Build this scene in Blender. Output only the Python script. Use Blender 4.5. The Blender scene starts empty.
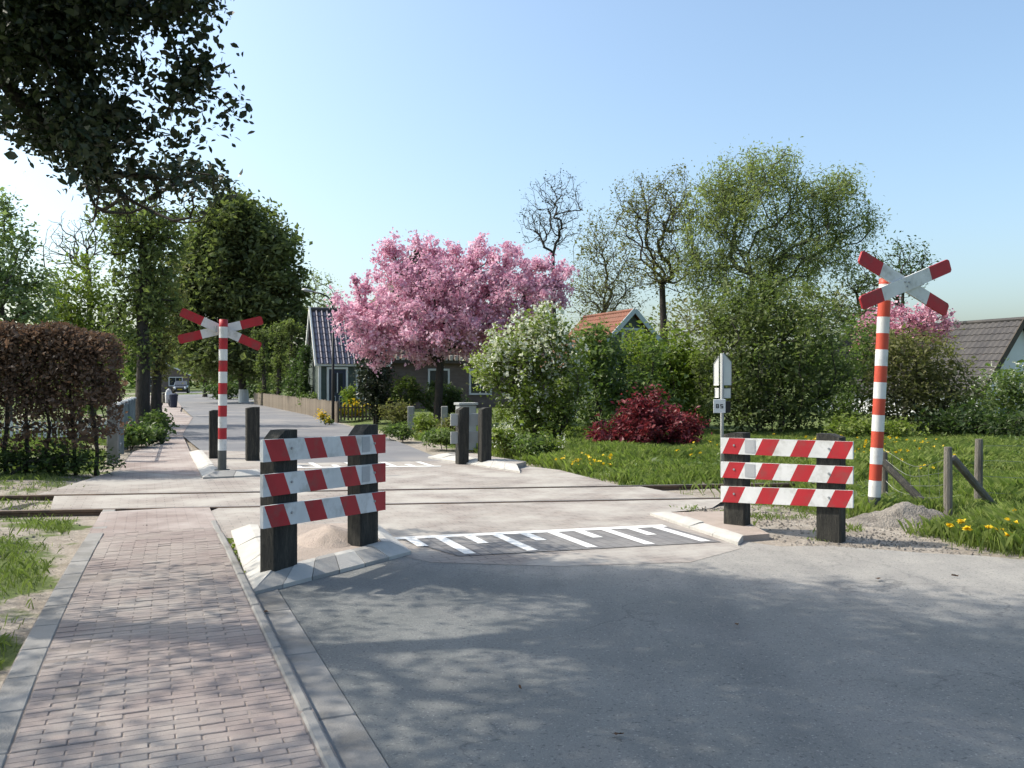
import bpy, math, random
import numpy as np

# ------------------------------------------------------------------ camera, sky, sun, exposure
scene = bpy.context.scene
col = scene.collection
F, H, HZ = 870.0, 1.55, 380.0            # focal length in pixels, eye height, horizon row

cam_d = bpy.data.cameras.new("camera")
cam_d.sensor_width = 36.0
cam_d.lens = 36.0 * F / 1024.0
cam_d.shift_y = -4.0 / 1024.0
cam_d.clip_start = 0.05
cam_d.clip_end = 3000.0
cam = bpy.data.objects.new("camera", cam_d)
col.objects.link(cam)
cam.location = (0, 0, H)
cam.rotation_euler = (math.radians(90), 0, 0)
scene.camera = cam

SUN_EL = math.radians(47)
SUN_AZ = math.atan2(-0.98, 0.18)         # measured from +Y towards +X
to_sun = (math.sin(SUN_AZ) * math.cos(SUN_EL), math.cos(SUN_AZ) * math.cos(SUN_EL), math.sin(SUN_EL))

world = bpy.data.worlds.new("World")
scene.world = world
world.use_nodes = True
wn, wl = world.node_tree.nodes, world.node_tree.links
wn.clear()
w_out = wn.new("ShaderNodeOutputWorld")
w_bg = wn.new("ShaderNodeBackground")
sky_t = wn.new("ShaderNodeTexSky")
sky_t.sky_type = 'NISHITA'
sky_t.sun_disc = False
sky_t.sun_elevation = SUN_EL
sky_t.sun_rotation = SUN_AZ
sky_t.air_density = 1.0
sky_t.dust_density = 3.4
sky_t.ozone_density = 1.2
w_bg.inputs["Strength"].default_value = 0.15
# thin scattered cirrus
w_tc = wn.new("ShaderNodeTexCoord")
w_map = wn.new("ShaderNodeMapping")
w_map.inputs["Scale"].default_value = (2.2, 2.2, 7.0)
w_map.inputs["Location"].default_value = (1.05, 0.0, 0.6)
w_noise = wn.new("ShaderNodeTexNoise")
w_noise.inputs["Scale"].default_value = 1.6
w_noise.inputs["Detail"].default_value = 6.0
w_noise.inputs["Roughness"].default_value = 0.55
w_ramp = wn.new("ShaderNodeValToRGB")
w_ramp.color_ramp.elements[0].position = 0.64
w_ramp.color_ramp.elements[0].color = (0, 0, 0, 1)
w_ramp.color_ramp.elements[1].position = 0.82
w_ramp.color_ramp.elements[1].color = (0.35, 0.35, 0.35, 1)
w_mix = wn.new("ShaderNodeMixRGB")
w_mix.inputs["Color2"].default_value = (8.0, 8.2, 8.4, 1)
wl.new(w_tc.outputs["Generated"], w_map.inputs["Vector"])
wl.new(w_map.outputs["Vector"], w_noise.inputs["Vector"])
wl.new(w_noise.outputs["Fac"], w_ramp.inputs["Fac"])
wl.new(w_ramp.outputs["Color"], w_mix.inputs["Fac"])
wl.new(sky_t.outputs["Color"], w_mix.inputs["Color1"])
w_bal = wn.new("ShaderNodeMixRGB")          # the camera's slightly green-blue balance
w_bal.blend_type = 'MULTIPLY'
w_bal.inputs["Fac"].default_value = 1.0
w_bal.inputs["Color2"].default_value = (0.92, 0.995, 0.985, 1)
wl.new(w_mix.outputs["Color"], w_bal.inputs["Color1"])
wl.new(w_bal.outputs["Color"], w_bg.inputs["Color"])
wl.new(w_bg.outputs["Background"], w_out.inputs["Surface"])

sun_d = bpy.data.lights.new("sun", 'SUN')
sun_d.energy = 3.0
sun_d.angle = math.radians(0.53)
sun_d.color = (1.0, 0.93, 0.82)
sun = bpy.data.objects.new("sun", sun_d)
col.objects.link(sun)
sun.location = (-20, 10, 30)
_s = np.array(to_sun)
import mathutils
sun.rotation_euler = mathutils.Vector(to_sun).to_track_quat('Z', 'Y').to_euler()

scene.view_settings.view_transform = 'Standard'
scene.view_settings.look = 'None'
scene.view_settings.gamma = 1.0
scene.view_settings.use_curve_mapping = False
scene.view_settings.exposure = 0.85
scene.cycles.max_bounces = 9
scene.cycles.diffuse_bounces = 7
scene.cycles.transmission_bounces = 4
scene.cycles.transparent_max_bounces = 6

# ------------------------------------------------------------------ helpers
rng = np.random.default_rng(7)
random.seed(7)

def G(px, py, z=0.0):
    """ground point measured off the picture: image position -> world position at height z"""
    Y = F * (H - z) / (py - HZ)
    return np.array([(px - 512.0) / F * Y, Y, z])

def at(px, py, Y):
    return np.array([(px - 512.0) / F * Y, Y, H - (py - HZ) / F * Y])

RD = np.array([-0.387, 0.922, 0.0])      # along the road, away from the camera
RR = np.array([0.922, 0.387, 0.0])       # across the road, to the right
TT = np.array([0.9919, 0.127, 0.0])      # along the railway
TN = np.array([-0.127, 0.9919, 0.0])     # across the railway
TRACK0 = np.array([-4.0, 11.25, 0.0])

def vroad(p):
    return RR[0] * p[0] + RR[1] * p[1]

def RU(u, v, z=0.0):
    """road frame -> world"""
    p = RD * u + RR * v
    return np.array([p[0], p[1], z])

def TB(a, b, z=0.0):
    """railway frame -> world"""
    p = TRACK0 + TT * a + TN * b
    return np.array([p[0], p[1], z])

def tb_of(x, y):
    dx, dy = x - TRACK0[0], y - TRACK0[1]
    return dx * TT[0] + dy * TT[1], dx * TN[0] + dy * TN[1]

# ---- materials
MATS = {}

def _new(name):
    m = bpy.data.materials.new(name)
    m.use_nodes = True
    n, l = m.node_tree.nodes, m.node_tree.links
    n.clear()
    out = n.new("ShaderNodeOutputMaterial")
    MATS[name] = m
    return m, n, l, out

def rgba(c):
    return (c[0], c[1], c[2], 1.0)

def mix_node(n, l, fac, c1, c2, blend='MIX'):
    m = n.new("ShaderNodeMixRGB")
    m.blend_type = blend
    for key, v in (("Fac", fac), ("Color1", c1), ("Color2", c2)):
        if hasattr(v, "links") or hasattr(v, "is_output"):
            l.new(v, m.inputs[key])
        elif key == "Fac":
            m.inputs[key].default_value = v
        else:
            m.inputs[key].default_value = rgba(v)
    return m.outputs["Color"]

def noise(n, l, vec, scale, detail=4.0, rough=0.55, lo=0.35, hi=0.65):
    t = n.new("ShaderNodeTexNoise")
    t.inputs["Scale"].default_value = scale
    t.inputs["Detail"].default_value = detail
    t.inputs["Roughness"].default_value = rough
    l.new(vec, t.inputs["Vector"])
    r = n.new("ShaderNodeMapRange")
    r.inputs["From Min"].default_value = lo
    r.inputs["From Max"].default_value = hi
    l.new(t.outputs["Fac"], r.inputs["Value"])
    return r.outputs["Result"]

def coords(n, l, kind="Object", scale=None):
    tc = n.new("ShaderNodeTexCoord")
    o = tc.outputs[kind]
    if scale:
        mp = n.new("ShaderNodeMapping")
        mp.inputs["Scale"].default_value = scale
        l.new(o, mp.inputs["Vector"])
        o = mp.outputs["Vector"]
    return o

def bump(n, l, height, strength, dist):
    b = n.new("ShaderNodeBump")
    b.inputs["Strength"].default_value = strength
    b.inputs["Distance"].default_value = dist
    l.new(height, b.inputs["Height"])
    return b.outputs["Normal"]

def surf(name, c1, c2, scale=4.0, c3=None, scale3=0.6, rough=0.8, bump_s=0.3, bump_d=0.01, stretch=None,
         fine=60.0, fine_amt=0.15, metallic=0.0, isl=0.0, spec=0.3, th3=(0.5, 0.68), world=False):
    """mottled surface: two tones, an optional stain tone, fine grain and relief"""
    m, n, l, out = _new(name)
    p = n.new("ShaderNodeBsdfPrincipled")
    v = n.new("ShaderNodeNewGeometry").outputs["Position"] if world else coords(n, l, "Object", stretch)
    f = noise(n, l, v, scale)
    c = mix_node(n, l, f, c1, c2)
    if c3 is not None:
        f3 = noise(n, l, v, scale3, 5.0, 0.6, th3[0], th3[1])
        c = mix_node(n, l, f3, c, c3)
    g = noise(n, l, v, fine, 3.0, 0.6, 0.3, 0.7)
    dark = tuple(max(0.0, x * (1 - 2.2 * fine_amt)) for x in c1)
    c = mix_node(n, l, mul(n, l, g, fine_amt * 2.0), c, dark)
    if isl:
        geo = n.new("ShaderNodeNewGeometry")
        oi = n.new("ShaderNodeObjectInfo")
        add = n.new("ShaderNodeMath"); add.operation = 'ADD'
        l.new(geo.outputs["Random Per Island"], add.inputs[0]); l.new(oi.outputs["Random"], add.inputs[1])
        mr = n.new("ShaderNodeMapRange")
        mr.inputs["From Min"].default_value = 0.0; mr.inputs["From Max"].default_value = 2.0
        mr.inputs["To Min"].default_value = 1.0 - isl; mr.inputs["To Max"].default_value = 1.0 + isl
        l.new(add.outputs[0], mr.inputs["Value"])
        vm = n.new("ShaderNodeVectorMath"); vm.operation = 'SCALE'
        l.new(c, vm.inputs[0]); l.new(mr.outputs["Result"], vm.inputs["Scale"])
        c = vm.outputs["Vector"]
    l.new(c, p.inputs["Base Color"])
    p.inputs["Roughness"].default_value = rough
    p.inputs["Metallic"].default_value = metallic
    p.inputs["Specular IOR Level"].default_value = spec
    if bump_s:
        l.new(bump(n, l, g, bump_s, bump_d), p.inputs["Normal"])
    l.new(p.outputs["BSDF"], out.inputs["Surface"])
    return m

def mul(n, l, sock, k):
    m = n.new("ShaderNodeMath"); m.operation = 'MULTIPLY'
    l.new(sock, m.inputs[0]); m.inputs[1].default_value = k
    return m.outputs[0]

def leafm(name, cols, transl=0.35, gloss=0.06, clump=0.9, clump_amt=0.5, tr_tint=(1.05, 1.22, 0.6)):
    """foliage: each leaf picks its own tone, clumps drift in hue, light passes through"""
    m, n, l, out = _new(name)
    geo = n.new("ShaderNodeNewGeometry")
    ramp = n.new("ShaderNodeValToRGB")
    e = ramp.color_ramp.elements
    e[0].color = rgba(cols[0]); e[0].position = 0.05
    e[1].color = rgba(cols[-1]); e[1].position = 0.95
    for i, c in enumerate(cols[1:-1]):
        k = e.new((i + 1) / (len(cols) - 1)); k.color = rgba(c)
    v = coords(n, l, "Object")
    f = noise(n, l, v, clump, 3.0, 0.6, 0.3, 0.7)
    mm = n.new("ShaderNodeMath"); mm.operation = 'MULTIPLY_ADD'
    l.new(f, mm.inputs[0]); mm.inputs[1].default_value = clump_amt
    a2 = n.new("ShaderNodeMath"); a2.operation = 'MULTIPLY'
    l.new(geo.outputs["Random Per Island"], a2.inputs[0]); a2.inputs[1].default_value = 1.0 - clump_amt
    l.new(a2.outputs[0], mm.inputs[2])
    l.new(mm.outputs[0], ramp.inputs["Fac"])
    d = n.new("ShaderNodeBsdfDiffuse"); t = n.new("ShaderNodeBsdfTranslucent")
    g = n.new("ShaderNodeBsdfGlossy"); g.inputs["Roughness"].default_value = 0.45
    g.inputs["Color"].default_value = (0.9, 0.9, 0.9, 1)
    l.new(ramp.outputs["Color"], d.inputs["Color"])
    tt = mix_node(n, l, 1.0, ramp.outputs["Color"], tr_tint, 'MULTIPLY')
    l.new(tt, t.inputs["Color"])
    m1 = n.new("ShaderNodeMixShader"); m1.inputs["Fac"].default_value = transl
    l.new(d.outputs[0], m1.inputs[1]); l.new(t.outputs[0], m1.inputs[2])
    m2 = n.new("ShaderNodeMixShader"); m2.inputs["Fac"].default_value = gloss
    l.new(m1.outputs[0], m2.inputs[1]); l.new(g.outputs[0], m2.inputs[2])
    l.new(m2.outputs[0], out.inputs["Surface"])
    return m

def paver(name, c1, c2, mortar, bw, bh, rot, dust, dust_amt=0.5, rough=0.85, stain=(0.12, 0.11, 0.10)):
    """distant brick paving: bond pattern, dust film and stains"""
    m, n, l, out = _new(name)
    p = n.new("ShaderNodeBsdfPrincipled")
    tc = n.new("ShaderNodeTexCoord")
    mp = n.new("ShaderNodeMapping")
    mp.inputs["Rotation"].default_value = (0, 0, rot)
    l.new(tc.outputs["Object"], mp.inputs["Vector"])
    b = n.new("ShaderNodeTexBrick")
    b.inputs["Color1"].default_value = rgba(c1); b.inputs["Color2"].default_value = rgba(c2)
    b.inputs["Mortar"].default_value = rgba(mortar)
    b.inputs["Scale"].default_value = 1.0
    b.inputs["Brick Width"].default_value = bw; b.inputs["Row Height"].default_value = bh
    b.inputs["Mortar Size"].default_value = 0.006
    l.new(mp.outputs["Vector"], b.inputs["Vector"])
    v = tc.outputs["Object"]
    f = noise(n, l, v, 1.1, 6.0, 0.62, 0.38, 0.62)
    c = mix_node(n, l, mul(n, l, f, dust_amt), b.outputs["Color"], dust)
    s = noise(n, l, v, 2.3, 6.0, 0.65, 0.55, 0.75)
    c = mix_node(n, l, mul(n, l, s, 0.45), c, stain)
    g = noise(n, l, v, 45.0, 3.0, 0.6, 0.3, 0.7)
    c = mix_node(n, l, mul(n, l, g, 0.18), c, stain)
    l.new(c, p.inputs["Base Color"])
    p.inputs["Roughness"].default_value = rough
    p.inputs["Specular IOR Level"].default_value = 0.2
    l.new(bump(n, l, b.outputs["Fac"], 0.3, -0.004), p.inputs["Normal"])
    l.new(p.outputs["BSDF"], out.inputs["Surface"])
    return m

# ---- mesh building
def wloc(o):
    v = np.zeros(3)
    while o is not None:
        v = v + np.array(o.location)
        o = o.parent
    return v

def raw_mesh(name, verts, faces_flat, sizes, mats, midx=None, smooth=False):
    me = bpy.data.meshes.new(name)
    nv = len(verts)
    me.vertices.add(nv)
    me.vertices.foreach_set("co", np.asarray(verts, dtype=np.float32).ravel())
    me.loops.add(len(faces_flat))
    me.loops.foreach_set("vertex_index", np.asarray(faces_flat, dtype=np.int32))
    sizes = np.asarray(sizes, dtype=np.int32)
    me.polygons.add(len(sizes))
    starts = np.concatenate(([0], np.cumsum(sizes)[:-1])).astype(np.int32)
    me.polygons.foreach_set("loop_start", starts)
    me.polygons.foreach_set("loop_total", sizes)
    if midx is not None:
        me.polygons.foreach_set("material_index", np.asarray(midx, dtype=np.int32))
    me.polygons.foreach_set("use_smooth", np.full(len(sizes), bool(smooth), dtype=bool))
    for m in mats:
        me.materials.append(m)
    me.update(calc_edges=True)
    me.validate()
    return me

class MB:
    """collects shapes given in world coordinates, then links them as one mesh object"""
    def __init__(self):
        self.v, self.f, self.m = [], [], []
        self.n = 0
    def add(self, verts, faces, mi=0):
        self.v.append(np.asarray(verts, dtype=float).reshape(-1, 3))
        for q in faces:
            self.f.append([i + self.n for i in q]); self.m.append(mi)
        self.n += len(self.v[-1])
        return self
    def hexa(self, b, t, mi=0):
        """b, t: four bottom and four top corners, counter-clockwise from above"""
        return self.add(list(b) + list(t), [(3, 2, 1, 0), (4, 5, 6, 7), (0, 1, 5, 4), (1, 2, 6, 5), (2, 3, 7, 6), (3, 0, 4, 7)], mi)
    def obox(self, c, ax, ay, az, mi=0):
        """oriented box: centre and three half-axis vectors"""
        c, ax, ay, az = map(lambda q: np.asarray(q, float), (c, ax, ay, az))
        b = [c - ax - ay - az, c + ax - ay - az, c + ax + ay - az, c - ax + ay - az]
        t = [q + 2 * az for q in b]
        return self.hexa(b, t, mi)
    def bevbox(self, c, ax, ay, az, bev, mi=0):
        """oriented box with chamfered vertical and top edges"""
        c, ax, ay, az = map(lambda q: np.asarray(q, float), (c, ax, ay, az))
        lx, ly, lz = (np.linalg.norm(q) for q in (ax, ay, az))
        ux, uy, uz = ax / lx, ay / ly, az / lz
        def ring(ix, iy, z):
            x, y = lx - ix, ly - iy
            k = min(bev, x * 0.4, y * 0.4)
            pts = [(-x + k, -y), (x - k, -y), (x, -y + k), (x, y - k), (x - k, y), (-x + k, y), (-x, y - k), (-x, -y + k)]
            return [c + ux * a + uy * b_ + uz * z for a, b_ in pts]
        V = ring(0, 0, -lz) + ring(0, 0, lz - bev) + ring(bev, bev, lz)
        fs = [tuple(range(7, -1, -1)), tuple(range(16, 24))]
        for r in (0, 8):
            for i in range(8):
                j = (i + 1) % 8
                fs.append((r + i, r + j, r + 8 + j, r + 8 + i))
        return self.add(V, fs, mi)
    def tube(self, pts, rad, sides=8, mi=0, cap=True):
        pts = np.asarray(pts, float); k = len(pts)
        rad = np.full(k, rad) if np.isscalar(rad) else np.asarray(rad, float)
        d = np.gradient(pts, axis=0)
        d /= np.maximum(np.linalg.norm(d, axis=1, keepdims=True), 1e-9)
        ref = np.array([0.0, 0.0, 1.0]) if abs(d[0][2]) < 0.9 else np.array([1.0, 0.0, 0.0])
        a = np.cross(d, ref); a /= np.maximum(np.linalg.norm(a, axis=1, keepdims=True), 1e-9)
        b = np.cross(d, a)
        th = np.arange(sides) * 2 * math.pi / sides
        V = (pts[:, None, :] + rad[:, None, None] * (np.cos(th)[None, :, None] * a[:, None, :] + np.sin(th)[None, :, None] * b[:, None, :])).reshape(-1, 3)
        fs = []
        for i in range(k - 1):
            for j in range(sides):
                j2 = (j + 1) % sides
                fs.append((i * sides + j2, i * sides + j, (i + 1) * sides + j, (i + 1) * sides + j2))
        if cap:
            fs.append(tuple(range(sides))); fs.append(tuple(range(k * sides - 1, (k - 1) * sides - 1, -1)))
        return self.add(V, fs, mi)
    def prism(self, poly, thick, mi=0, mi_side=None):
        """planar polygon (list of 3d points) pushed along a vector"""
        poly = np.asarray(poly, float); t = np.asarray(thick, float); k = len(poly)
        V = np.vstack([poly, poly + t])
        self.add(V, [tuple(range(k)), tuple(range(2 * k - 1, k - 1, -1))], mi)
        base = self.n - 2 * k
        for i in range(k):
            j = (i + 1) % k
            self.f.append([base + j, base + i, base + k + i, base + k + j]); self.m.append(mi if mi_side is None else mi_side)
        return self
    def build(self, name, mats, parent=None, smooth=False):
        if not isinstance(mats, (list, tuple)):
            mats = [mats]
        V = np.vstack(self.v)
        if parent is not None:
            V = V - wloc(parent)
        flat = [i for q in self.f for i in q]
        me = raw_mesh(name, V, flat, [len(q) for q in self.f], mats, self.m, smooth)
        o = bpy.data.objects.new(name, me)
        col.objects.link(o)
        if parent is not None:
            o.parent = parent
        return o
    def build_at(self, name, mats, base, **kw):
        """a thing that is one mesh: origin at its base"""
        base = np.asarray(base, float)
        self.v = [np.vstack(self.v) - base]
        o = self.build(name, mats, None, **kw)
        o.location = base
        return o

def fix_normals(o):
    import bmesh
    bm = bmesh.new(); bm.from_mesh(o.data)
    bmesh.ops.recalc_face_normals(bm, faces=bm.faces)
    bm.to_mesh(o.data); bm.free()
    return o

def tag(o, label=None, cat=None, group=None, kind=None):
    if label: o["label"] = label
    if cat: o["category"] = cat
    if group: o["group"] = group
    if kind: o["kind"] = kind
    return o

def thing(name, label, cat, base, group=None):
    o = bpy.data.objects.new(name, None)
    o.empty_display_size = 0.2
    col.objects.link(o)
    o.location = base
    return tag(o, label, cat, group)

def sheet(name, pts, z, mat, kind="structure", label=None, parent=None, sub=0):
    pts = [np.array([p[0], p[1], z]) for p in pts]
    mb = MB().add(pts, [tuple(range(len(pts)))])
    o = mb.build(name, mat, parent)
    fix_up(o)
    if parent is None:
        tag(o, label, None, None, kind)
    return o

def fix_up(o):
    for p in o.data.polygons:
        if p.normal.z < 0:
            p.flip()
    o.data.update()

def instance(me, name, loc, rot, parent):
    o = bpy.data.objects.new(name, me)
    o.location = loc; o.rotation_euler = rot
    col.objects.link(o)
    o.parent = parent
    return o

# ---- foliage and trees
def unit(v):
    return v / np.maximum(np.linalg.norm(v, axis=-1, keepdims=True), 1e-9)

def leaf_mesh(name, C, size, mat, parent, aspect=0.5, up=0.3, hang=0.0, six=False, r=None):
    """one leaf-sized face per centre"""
    r = r or rng
    n = len(C)
    nrm = unit(r.normal(size=(n, 3)) + np.array([0, 0, up]) * 2)
    a = r.normal(size=(n, 3)); a[:, 2] -= hang
    a = unit(a - (a * nrm).sum(1, keepdims=True) * nrm)
    b = np.cross(nrm, a)
    L = (size * np.exp(r.normal(size=n) * 0.32))[:, None] * 0.5
    W = L * aspect * r.uniform(0.8, 1.2, (n, 1))
    if six:
        k = 6
        V = np.stack([C - a * L, C - a * L * 0.35 + b * W, C + a * L * 0.3 + b * W * 0.9, C + a * L, C + a * L * 0.3 - b * W * 0.9, C - a * L * 0.35 - b * W], 1)
        V[:, [1, 2, 4, 5]] += (nrm * W * 0.35)[:, None, :]
    else:
        k = 4
        V = np.stack([C - a * L, C + b * W - a * L * 0.1, C + a * L, C - b * W - a * L * 0.1], 1)
        V[:, [1, 3]] += (nrm * W * 0.3)[:, None, :]
    V = V.reshape(-1, 3) - wloc(parent)
    me = raw_mesh(name, V, np.arange(n * k), np.full(n, k), [mat])
    o = bpy.data.objects.new(name, me)
    col.objects.link(o); o.parent = parent
    return o

def lobe(px, py, Y, wpx, hpx, depth=None):
    """ellipsoid of foliage: picture centre and size at distance Y"""
    c = at(px, py, Y)
    rx, rz = wpx * Y / F / 2, hpx * Y / F / 2
    return np.array([c[0], c[1], c[2], rx, (depth / 2 if depth else rx), rz])

def in_lobes(lobes, n, shell=2.4, r=None):
    r = r or rng
    L = np.asarray(lobes)
    vol = L[:, 3] * L[:, 4] * L[:, 5]
    w = vol ** 0.75; w /= w.sum()
    k = r.choice(len(L), n, p=w)
    d = unit(r.normal(size=(n, 3)))
    rad = r.uniform(0.02, 1, n) ** (1 / shell)
    return L[k, :3] + d * rad[:, None] * L[k, 3:6]

def skeleton(trunk, targets, seg=0.5, r=None, rise=1.2, curve=0.28, wob=0.025):
    """branches that reach every target, each leaving the nearest older wood"""
    r = r or rng
    trunk = np.asarray(trunk, float)
    cap = len(trunk) + len(targets) * 8
    N = np.zeros((cap, 3)); D = np.zeros((cap, 3)); par = np.full(cap, -1)
    n = len(trunk)
    N[:n] = trunk; D[:n] = unit(np.gradient(trunk, axis=0)); par[1:n] = np.arange(n - 1)
    order = np.argsort(np.linalg.norm(targets - trunk[-1], axis=1) + r.uniform(0, 0.8, len(targets)))
    paths = [list(range(n))]
    lo = n // 3 if n > 3 else 0
    for ti in order:
        t = targets[ti]
        df = t - N[lo:n]
        dl = np.linalg.norm(df, axis=1)
        ca = (df * D[lo:n]).sum(1) / np.maximum(dl, 1e-6)
        ds = dl * (1.0 + 0.9 * (1.0 - ca)) + rise * np.maximum(-df[:, 2], 0)
        j = lo + int(np.argmin(ds))
        dist = np.linalg.norm(t - N[j])
        k = int(min(7, max(2, round(dist / seg))))
        c = N[j] + D[j] * dist * curve + r.normal(size=3) * dist * 0.08
        s = (np.arange(1, k + 1) / k)[:, None]
        P = (1 - s) ** 2 * N[j] + 2 * s * (1 - s) * c + s ** 2 * t
        P[:-1] += r.normal(size=(k - 1, 3)) * dist * wob
        path = [j]; prev = j
        for q in P:
            N[n] = q; par[n] = prev
            D[n] = (q - N[prev]) / max(np.linalg.norm(q - N[prev]), 1e-6)
            path.append(n); prev = n; n += 1
        paths.append(path)
    N, par = N[:n], par[:n]
    w = np.zeros(n)
    for p in paths[1:]:
        w[p[-1]] += 1
    w = np.maximum(w, 0)
    for i in range(n - 1, 0, -1):
        if w[i] == 0: w[i] = 1
        w[par[i]] += w[i]
    return N, par, w, paths

def wood(mb, N, w, paths, tip, power=0.42, trunk_r=None, thick_sides=7, rmax=None):
    rad = tip * np.maximum(w, 1) ** power
    if rmax: rad = np.minimum(rad, rmax)
    for pi, p in enumerate(paths):
        rr = rad[p].copy()
        if pi > 0 and len(p) > 1:
            rr[0] = min(rr[0], rr[1] * 1.25)
        if pi == 0 and trunk_r is not None:
            rr = np.linspace(trunk_r, max(rr[-1], trunk_r * 0.45), len(p))
            rr[0] *= 1.25
        mx = rr.max()
        mb.tube(N[p], rr, thick_sides if mx > 0.05 else (4 if mx > 0.02 else 3), cap=False)

def tree(name, label, cat, base, trunk_top, lobes, n_t, leaf, n_leaf, size, sig, bark, tip=0.012, trunk_r=0.2, seed=1,
         group=None, shell=2.2, twig_leaf=0.5, aspect=0.55, hang=0.0, up=0.75, rise=1.2, six=False, power=0.42, seg=0.6,
         flowers=None, part="crown", bend=0.15, floor=None, curve=0.28):
    """trunk > limbs > crown; leaves gather in clumps at the branch ends"""
    r = np.random.default_rng(seed)
    base = np.asarray(base, float)
    root = thing(name, label, cat, base, group)
    top = np.asarray(trunk_top, float)
    k = 7
    s = np.linspace(0, 1, k)[:, None]
    tr = base * (1 - s) + top * s
    tr[1:-1] += r.normal(size=(k - 2, 3)) * np.array([1, 1, 0.1]) * bend * trunk_r
    tr[0, 2] -= 0.08
    T = in_lobes(lobes, n_t, shell, r)
    if floor is not None:
        T[:, 2] = np.maximum(T[:, 2], floor + r.uniform(0, 0.3, n_t))
    N, par, w, paths = skeleton(tr, T, seg, r, rise, curve)
    mb = MB(); wood(mb, N, w, paths, tip, power, trunk_r)
    mb.build("trunk", bark, root, smooth=True)
    if n_leaf:
        L = np.asarray(N[len(tr):])
        k1 = int(n_leaf * twig_leaf)
        wt = np.exp(r.normal(size=len(T)) * 0.75); sg_t = sig * r.uniform(0.55, 1.25, len(T))
        ki = r.choice(len(T), n_leaf - k1, p=wt / wt.sum())
        a = T[ki] + r.normal(size=(n_leaf - k1, 3)) * (sg_t[ki] * r.uniform(0.5, 1.15, n_leaf - k1))[:, None]
        b = L[r.integers(0, len(L), k1)] + r.normal(size=(k1, 3)) * sig * 0.7
        C = np.vstack([a, b])
        if hang:
            C[:, 2] -= np.abs(r.normal(size=len(C))) * hang * sig
        if floor is not None:
            C = C[C[:, 2] > floor]
        leaf_mesh(part, C, size, leaf, root, aspect, up, hang, six, r)
    if flowers:
        fm, nf, fs, fsig, fname = flowers
        a = T[r.integers(0, len(T), nf // 6)] + r.normal(size=(nf // 6, 3)) * fsig
        cen = np.asarray(lobes)[:, :3].mean(0)
        C = np.repeat(a, 6, 0) + r.normal(size=(len(a) * 6, 3)) * fs * 0.9
        leaf_mesh(fname, C, fs, fm, root, 0.9, 0.2, 0, False, r)
    return root

def shrub(name, label, base, lobes, n_t, leaf, n_leaf, size, sig, bark, seed=1, stems=5, spread=0.3, tip=0.006, group=None,
          cat="shrub", flowers=None, aspect=0.55, up=0.75, twig_leaf=0.4, shell=2.0, hang=0.0, part="foliage", floor=0.03, rise=0.6):
    r = np.random.default_rng(seed)
    base = np.asarray(base, float)
    root = thing(name, label, cat, base, group)
    T = in_lobes(lobes, n_t, shell, r)
    T[:, 2] = np.maximum(T[:, 2], floor + r.uniform(0.02, 0.3, n_t))
    mb = MB(); allN = []
    az = r.uniform(0, 6.28, stems)
    st = [base + np.array([math.cos(q) * spread, math.sin(q) * spread, 0]) * r.uniform(0.3, 1) for q in az]
    owner = np.argmin(np.stack([np.linalg.norm(T - (p + (p - base) * 2), axis=1) for p in st]), 0)
    for i, p in enumerate(st):
        Ti = T[owner == i]
        if len(Ti) < 2: continue
        m = Ti.mean(0); topz = min(m[2], base[2] + 0.8)
        tp = p + (m - p) * 0.25; tp[2] = base[2] + (topz - base[2]) * 0.5
        s = np.linspace(0, 1, 4)[:, None]
        N, par, w, paths = skeleton((p - [0, 0, 0.05]) * (1 - s) + tp * s, Ti, 0.5, r, rise)
        wood(mb, N, w, paths, tip, 0.42, None, 5)
        allN.append(N[4:])
    mb.build("stems", bark, root, smooth=True)
    L = np.vstack(allN)
    k1 = int(n_leaf * twig_leaf)
    wt = np.exp(r.normal(size=len(T)) * 0.75); sg_t = sig * r.uniform(0.55, 1.3, len(T))
    ki = r.choice(len(T), n_leaf - k1, p=wt / wt.sum())
    C = np.vstack([T[ki] + r.normal(size=(n_leaf - k1, 3)) * sg_t[ki][:, None],
                   L[r.integers(0, len(L), k1)] + r.normal(size=(k1, 3)) * sig * 0.7])
    C = C[C[:, 2] > floor]
    leaf_mesh(part, C, size, leaf, root, aspect, up, hang, False, r)
    if flowers:
        fm, nf, fs, fsig, fname = flowers
        pw = np.clip((T[:, 2] - T[:, 2].min()) / np.ptp(T[:, 2]), 0.02, 1) ** 1.6 * np.clip(1.25 - (T[:, 0] - T[:, 0].min()) / np.ptp(T[:, 0]), 0.15, 1)
        a = T[r.choice(len(T), nf // 7, p=pw / pw.sum())] + r.normal(size=(nf // 7, 3)) * fsig
        C = np.repeat(a, 7, 0) + r.normal(size=(len(a) * 7, 3)) * fs * 0.7 * np.array([1, 1, 1.6])
        leaf_mesh(fname, C, fs, fm, root, 0.9, 0.2, 0, False, r)
    return root

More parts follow.
